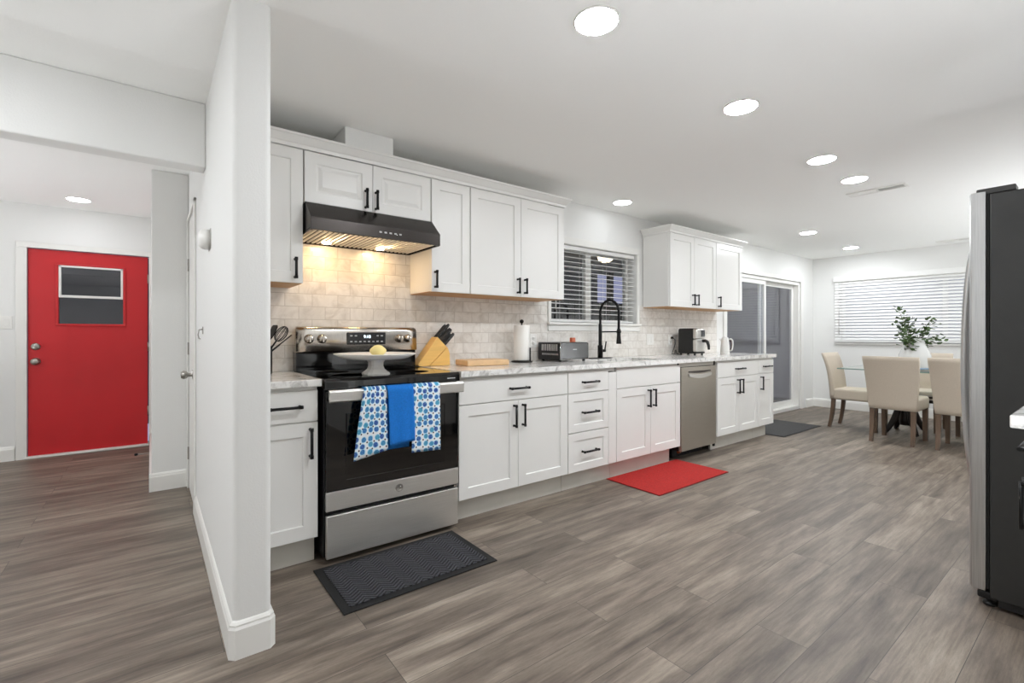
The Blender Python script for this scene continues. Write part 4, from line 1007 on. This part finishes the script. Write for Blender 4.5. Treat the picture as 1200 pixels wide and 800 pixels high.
def branch(label, ang, length, lean, bend):
    t = thing('branch', label, 'branch', (vx, vy, .80), 0, 'green branches in the white vase')
    d = Vector((math.cos(ang), math.sin(ang), 0))
    pts = []
    for k in range(12):
        f = k/11; h = .80+length*f*(1-.25*bend*f); r = .0 + lean*max(0, f-.25)**1.15
        pts.append(Vector((vx, vy, 0))+d*min(r, r)+Vector((0, 0, h)))
    b = nb(); tube(b, pts, [.004*(1-.06*k) for k in range(12)], 6); part('stem', b, M['stem'], t)
    b = nb()
    for k in range(5, 12):
        for q in range(9):
            p = pts[k]+Vector((random.uniform(-.05, .05), random.uniform(-.05, .05), random.uniform(-.045, .045)))
            a = random.uniform(0, 6.28); el = random.uniform(-.5, .9); L = random.uniform(.034, .056); w = L*.38
            f_ = Vector((math.cos(a)*math.cos(el), math.sin(a)*math.cos(el), math.sin(el))); s_ = f_.cross(Vector((random.uniform(-1, 1), random.uniform(-1, 1), 1))).normalized(); n_ = f_.cross(s_)
            vs = [b.verts.new(p+f_*(L*u)+s_*(w*v)+n_*(.004*c)) for u, v, c in ((0, 0, 0), (.3, .8, 1), (.65, .9, 1), (1, 0, -1), (.65, -.9, 1), (.3, -.8, 1))]
            m1 = b.verts.new(p+f_*(L*.5)-n_*.003)
            for i in range(6): b.faces.new((vs[i], vs[(i+1) % 6], m1)).smooth = True
    part('leaves', b, M['leaf'], t)
A0 = math.atan2(rt.y, rt.x)
for lab, ang, L, lean, bend in (('leafy branch leaning right, topmost on the right side of the vase', A0+.1, .52, .30, .25), ('leafy branch reaching far left out of the white vase', A0+math.pi+.2, .50, .32, .35), ('tallest leafy branch, upright left of the vase centre', A0+math.pi-.4, .60, .19, .05),
                               ('short leafy branch drooping to the lower right of the vase', A0-.25, .40, .30, 1.0), ('short leafy branch in the middle front of the vase', A0-1.6, .40, .12, .3), ('short leafy branch drooping to the lower left of the vase', A0+math.pi+.4, .38, .30, .8), ('leafy branch standing at the back of the vase', A0+1.5, .47, .12, .1)):
    branch(lab, ang, L, lean, bend)

# ------------------------------------------------------------------ REFRIGERATOR
t = thing('refrigerator', 'tall stainless refrigerator with dark grey sides at the right edge', 'refrigerator', (2.54, -3.05, 0))
fx0, fx1 = 2.085, 2.995
b = nb(); box(b, fx0, fx1, -3.40, -2.695, .045, 1.712, .006); part('cabinet', b, M['fridge'], t)
b = nb(); box(b, fx0+.01, fx1-.01, -3.38, -2.72, .015, .045); box(b, fx0+.02, fx1-.02, -2.72, -2.655, .030, .060, .006); part('base_grille', b, M['blackp'], t)
for x in (fx0+.05, fx1-.05):
    b = nb(); lathe(b, [(.022, .001), (.022, .012), (.012, .016), (.012, .05)], (x, -2.69, 0), 14); part('foot', b, M['blackp'], t)
def fdoor(x0, x1, hx):
    b = nb(); poly = []
    n = 12
    for k in range(n+1):
        f = k/n; x = x0+(x1-x0)*f; g = (x-fx0)/(fx1-fx0); poly.append((x, -2.640+.008*min(1, (x-x0)/.02)*min(1, (x1-x)/.02)+.018*math.sin(math.pi*g)))
    poly += [(x1, -2.684), (x0, -2.684)]
    prism(b, poly, .070, 1.725, 'Z', .002); d = part('door', b, M['steelf'], t)
    b = nb(); pts = []; yb = -2.630+.018*math.sin(math.pi*(hx-fx0)/(fx1-fx0))
    for k in range(19):
        f = k/18; pts.append((hx, yb+.047*(math.sin(math.pi*f)**.5), 1.575-1.16*f))
    tube(b, pts, .013, 10); part('handle', b, M['steelf'], d)
    b = nb(); box(b, x0+.004, x1-.004, -2.694, -2.6845, .08, 1.715); part('gasket', b, M['void'], d)
mid = fx0+.385
fdoor(fx0, mid-.002, mid-.045); fdoor(mid+.002, fx1, mid+.045)
b = nb(); box(b, fx0+.004, fx0+.075, -2.77, -2.655, 1.7135, 1.738, .004); part('hinge_cover', b, M['fridge'], t)
b = nb(); box(b, fx1-.075, fx1-.004, -2.77, -2.655, 1.7135, 1.738, .004); part('hinge_cover', b, M['fridge'], t)

# counter and cabinet beside the fridge
tag(link('countertop', box(nb(), 1.188, 2.07, -3.44, -2.846, CTB, .914, .004), M['marble']), 'white marble countertop corner before the dark refrigerator side', 'countertop', 'marble countertops')
t = thing('base_cabinet', 'white base cabinet under the right counter corner, left of the refrigerator', 'cabinet', (1.62, -3.15, 0), 0, 'white base cabinets')
b = nb(); box(b, 1.216, 2.068, -3.44, -2.892, ZB, CTB-.002, .001); part('body', b, M['cab'], t)
part('toe_kick', box(nb(), 1.23, 2.06, -2.97, -2.95, .001, ZB-.001), M['toe'], t)
for (a0, a1, z0, z1, nm, hx) in ((1.218, 1.79, ZSPLIT+.003, ZT, 'drawer', 1.50), (1.218, 1.5, ZB, ZSPLIT-.003, 'door', 1.465), (1.503, 1.79, ZB, ZSPLIT-.003, 'door', 1.538)):
    b = nb(); (slab if nm == 'drawer' else shaker)(b, -a1, -a0, z0, z1, 2.872); bmesh.ops.rotate(b, verts=b.verts, cent=(0, 0, 0), matrix=Matrix.Rotation(math.pi, 3, 'Z'))
    dr = part(nm, b, M['cab'], t)
    b = nb(); z = (z0+z1)/2 if nm == 'drawer' else z1-.098; y = -2.842
    ends = ((hx-.068, z), (hx+.068, z)) if nm == 'drawer' else ((hx, z-.065), (hx, z+.065))
    tube(b, [(ends[0][0]-(ends[1][0] > hx)*.008, y, ends[0][1]-(nm != 'drawer')*.008), (ends[1][0]+(ends[1][0] > hx)*.008, y, ends[1][1]+(nm != 'drawer')*.008)], .0062, 10)
    for q in ends: tube(b, [(q[0], -2.873, q[1]), (q[0], y, q[1])], .0068, 10)
    part('handle', b, M['black'], dr)
part('filler_strip', box(nb(), 1.793, 2.066, -2.8915, -2.873, ZB, ZT), M['cab'], t)

# ------------------------------------------------------------------ HALL DETAILS
t = thing('light_switch', 'white wall switch plate left of the red door', 'switch', (-1.69, 3.05, 1.24))
b = nb(); box(b, -1.76, -1.645, 3.043, 3.0495, 1.182, 1.298, .003); pl = part('cover_plate', b, M['frost'], t)
b = nb()
for x in (-1.726, -1.68): box(b, x-.016, x+.016, 3.0405, 3.043, 1.207, 1.273, .0015)
part('rocker', b, M['trim'], t)
t = thing('door_chime', 'small white rounded chime box high on the partition wall', 'chime', (PX0, -.35, 1.588))
b = nb(); lathe(b, [(.048, -.436), (.048, -.455), (.044, -.468), (.034, -.477), (.018, -.481), (0, -.482)], (0, -.35, 1.588), 30, 'X'); part('cover', b, M['frost'], t)
b = nb(); box(b, -.436, -.4332, -.405, -.295, 1.54, 1.635, .001); part('back_plate', b, M['nickel'], t)
b = nb(); tube(b, [(-.434, .02, 1.16), (-.452, .02, 1.158), (-.456, .02, 1.13), (-.452, .02, 1.11), (-.444, .02, 1.108)], .003, 7)
box(b, -.4365, -.4335, .008, .032, 1.135, 1.175, .001)
tag(link('wall_hook', b, M['nickel']), 'small metal hook on the partition wall beside the closet door', 'hook')
t = thing('door_stop', 'thin dark spring door stop near the floor by the red door', 'door stop', (-.67, 2.35, .06))
b = nb(); tube(b, [(-.6695, 2.35, .06), (-.76, 2.35, .06)], .005, 8); part('spring', b, M['nickel'], t)
b = nb(); lathe(b, [(.006, -.75), (.011, -.757), (.011, -.772), (.008, -.775)], (0, 2.35, .06), 12, 'X'); part('rubber_tip', b, M['blackp'], t)
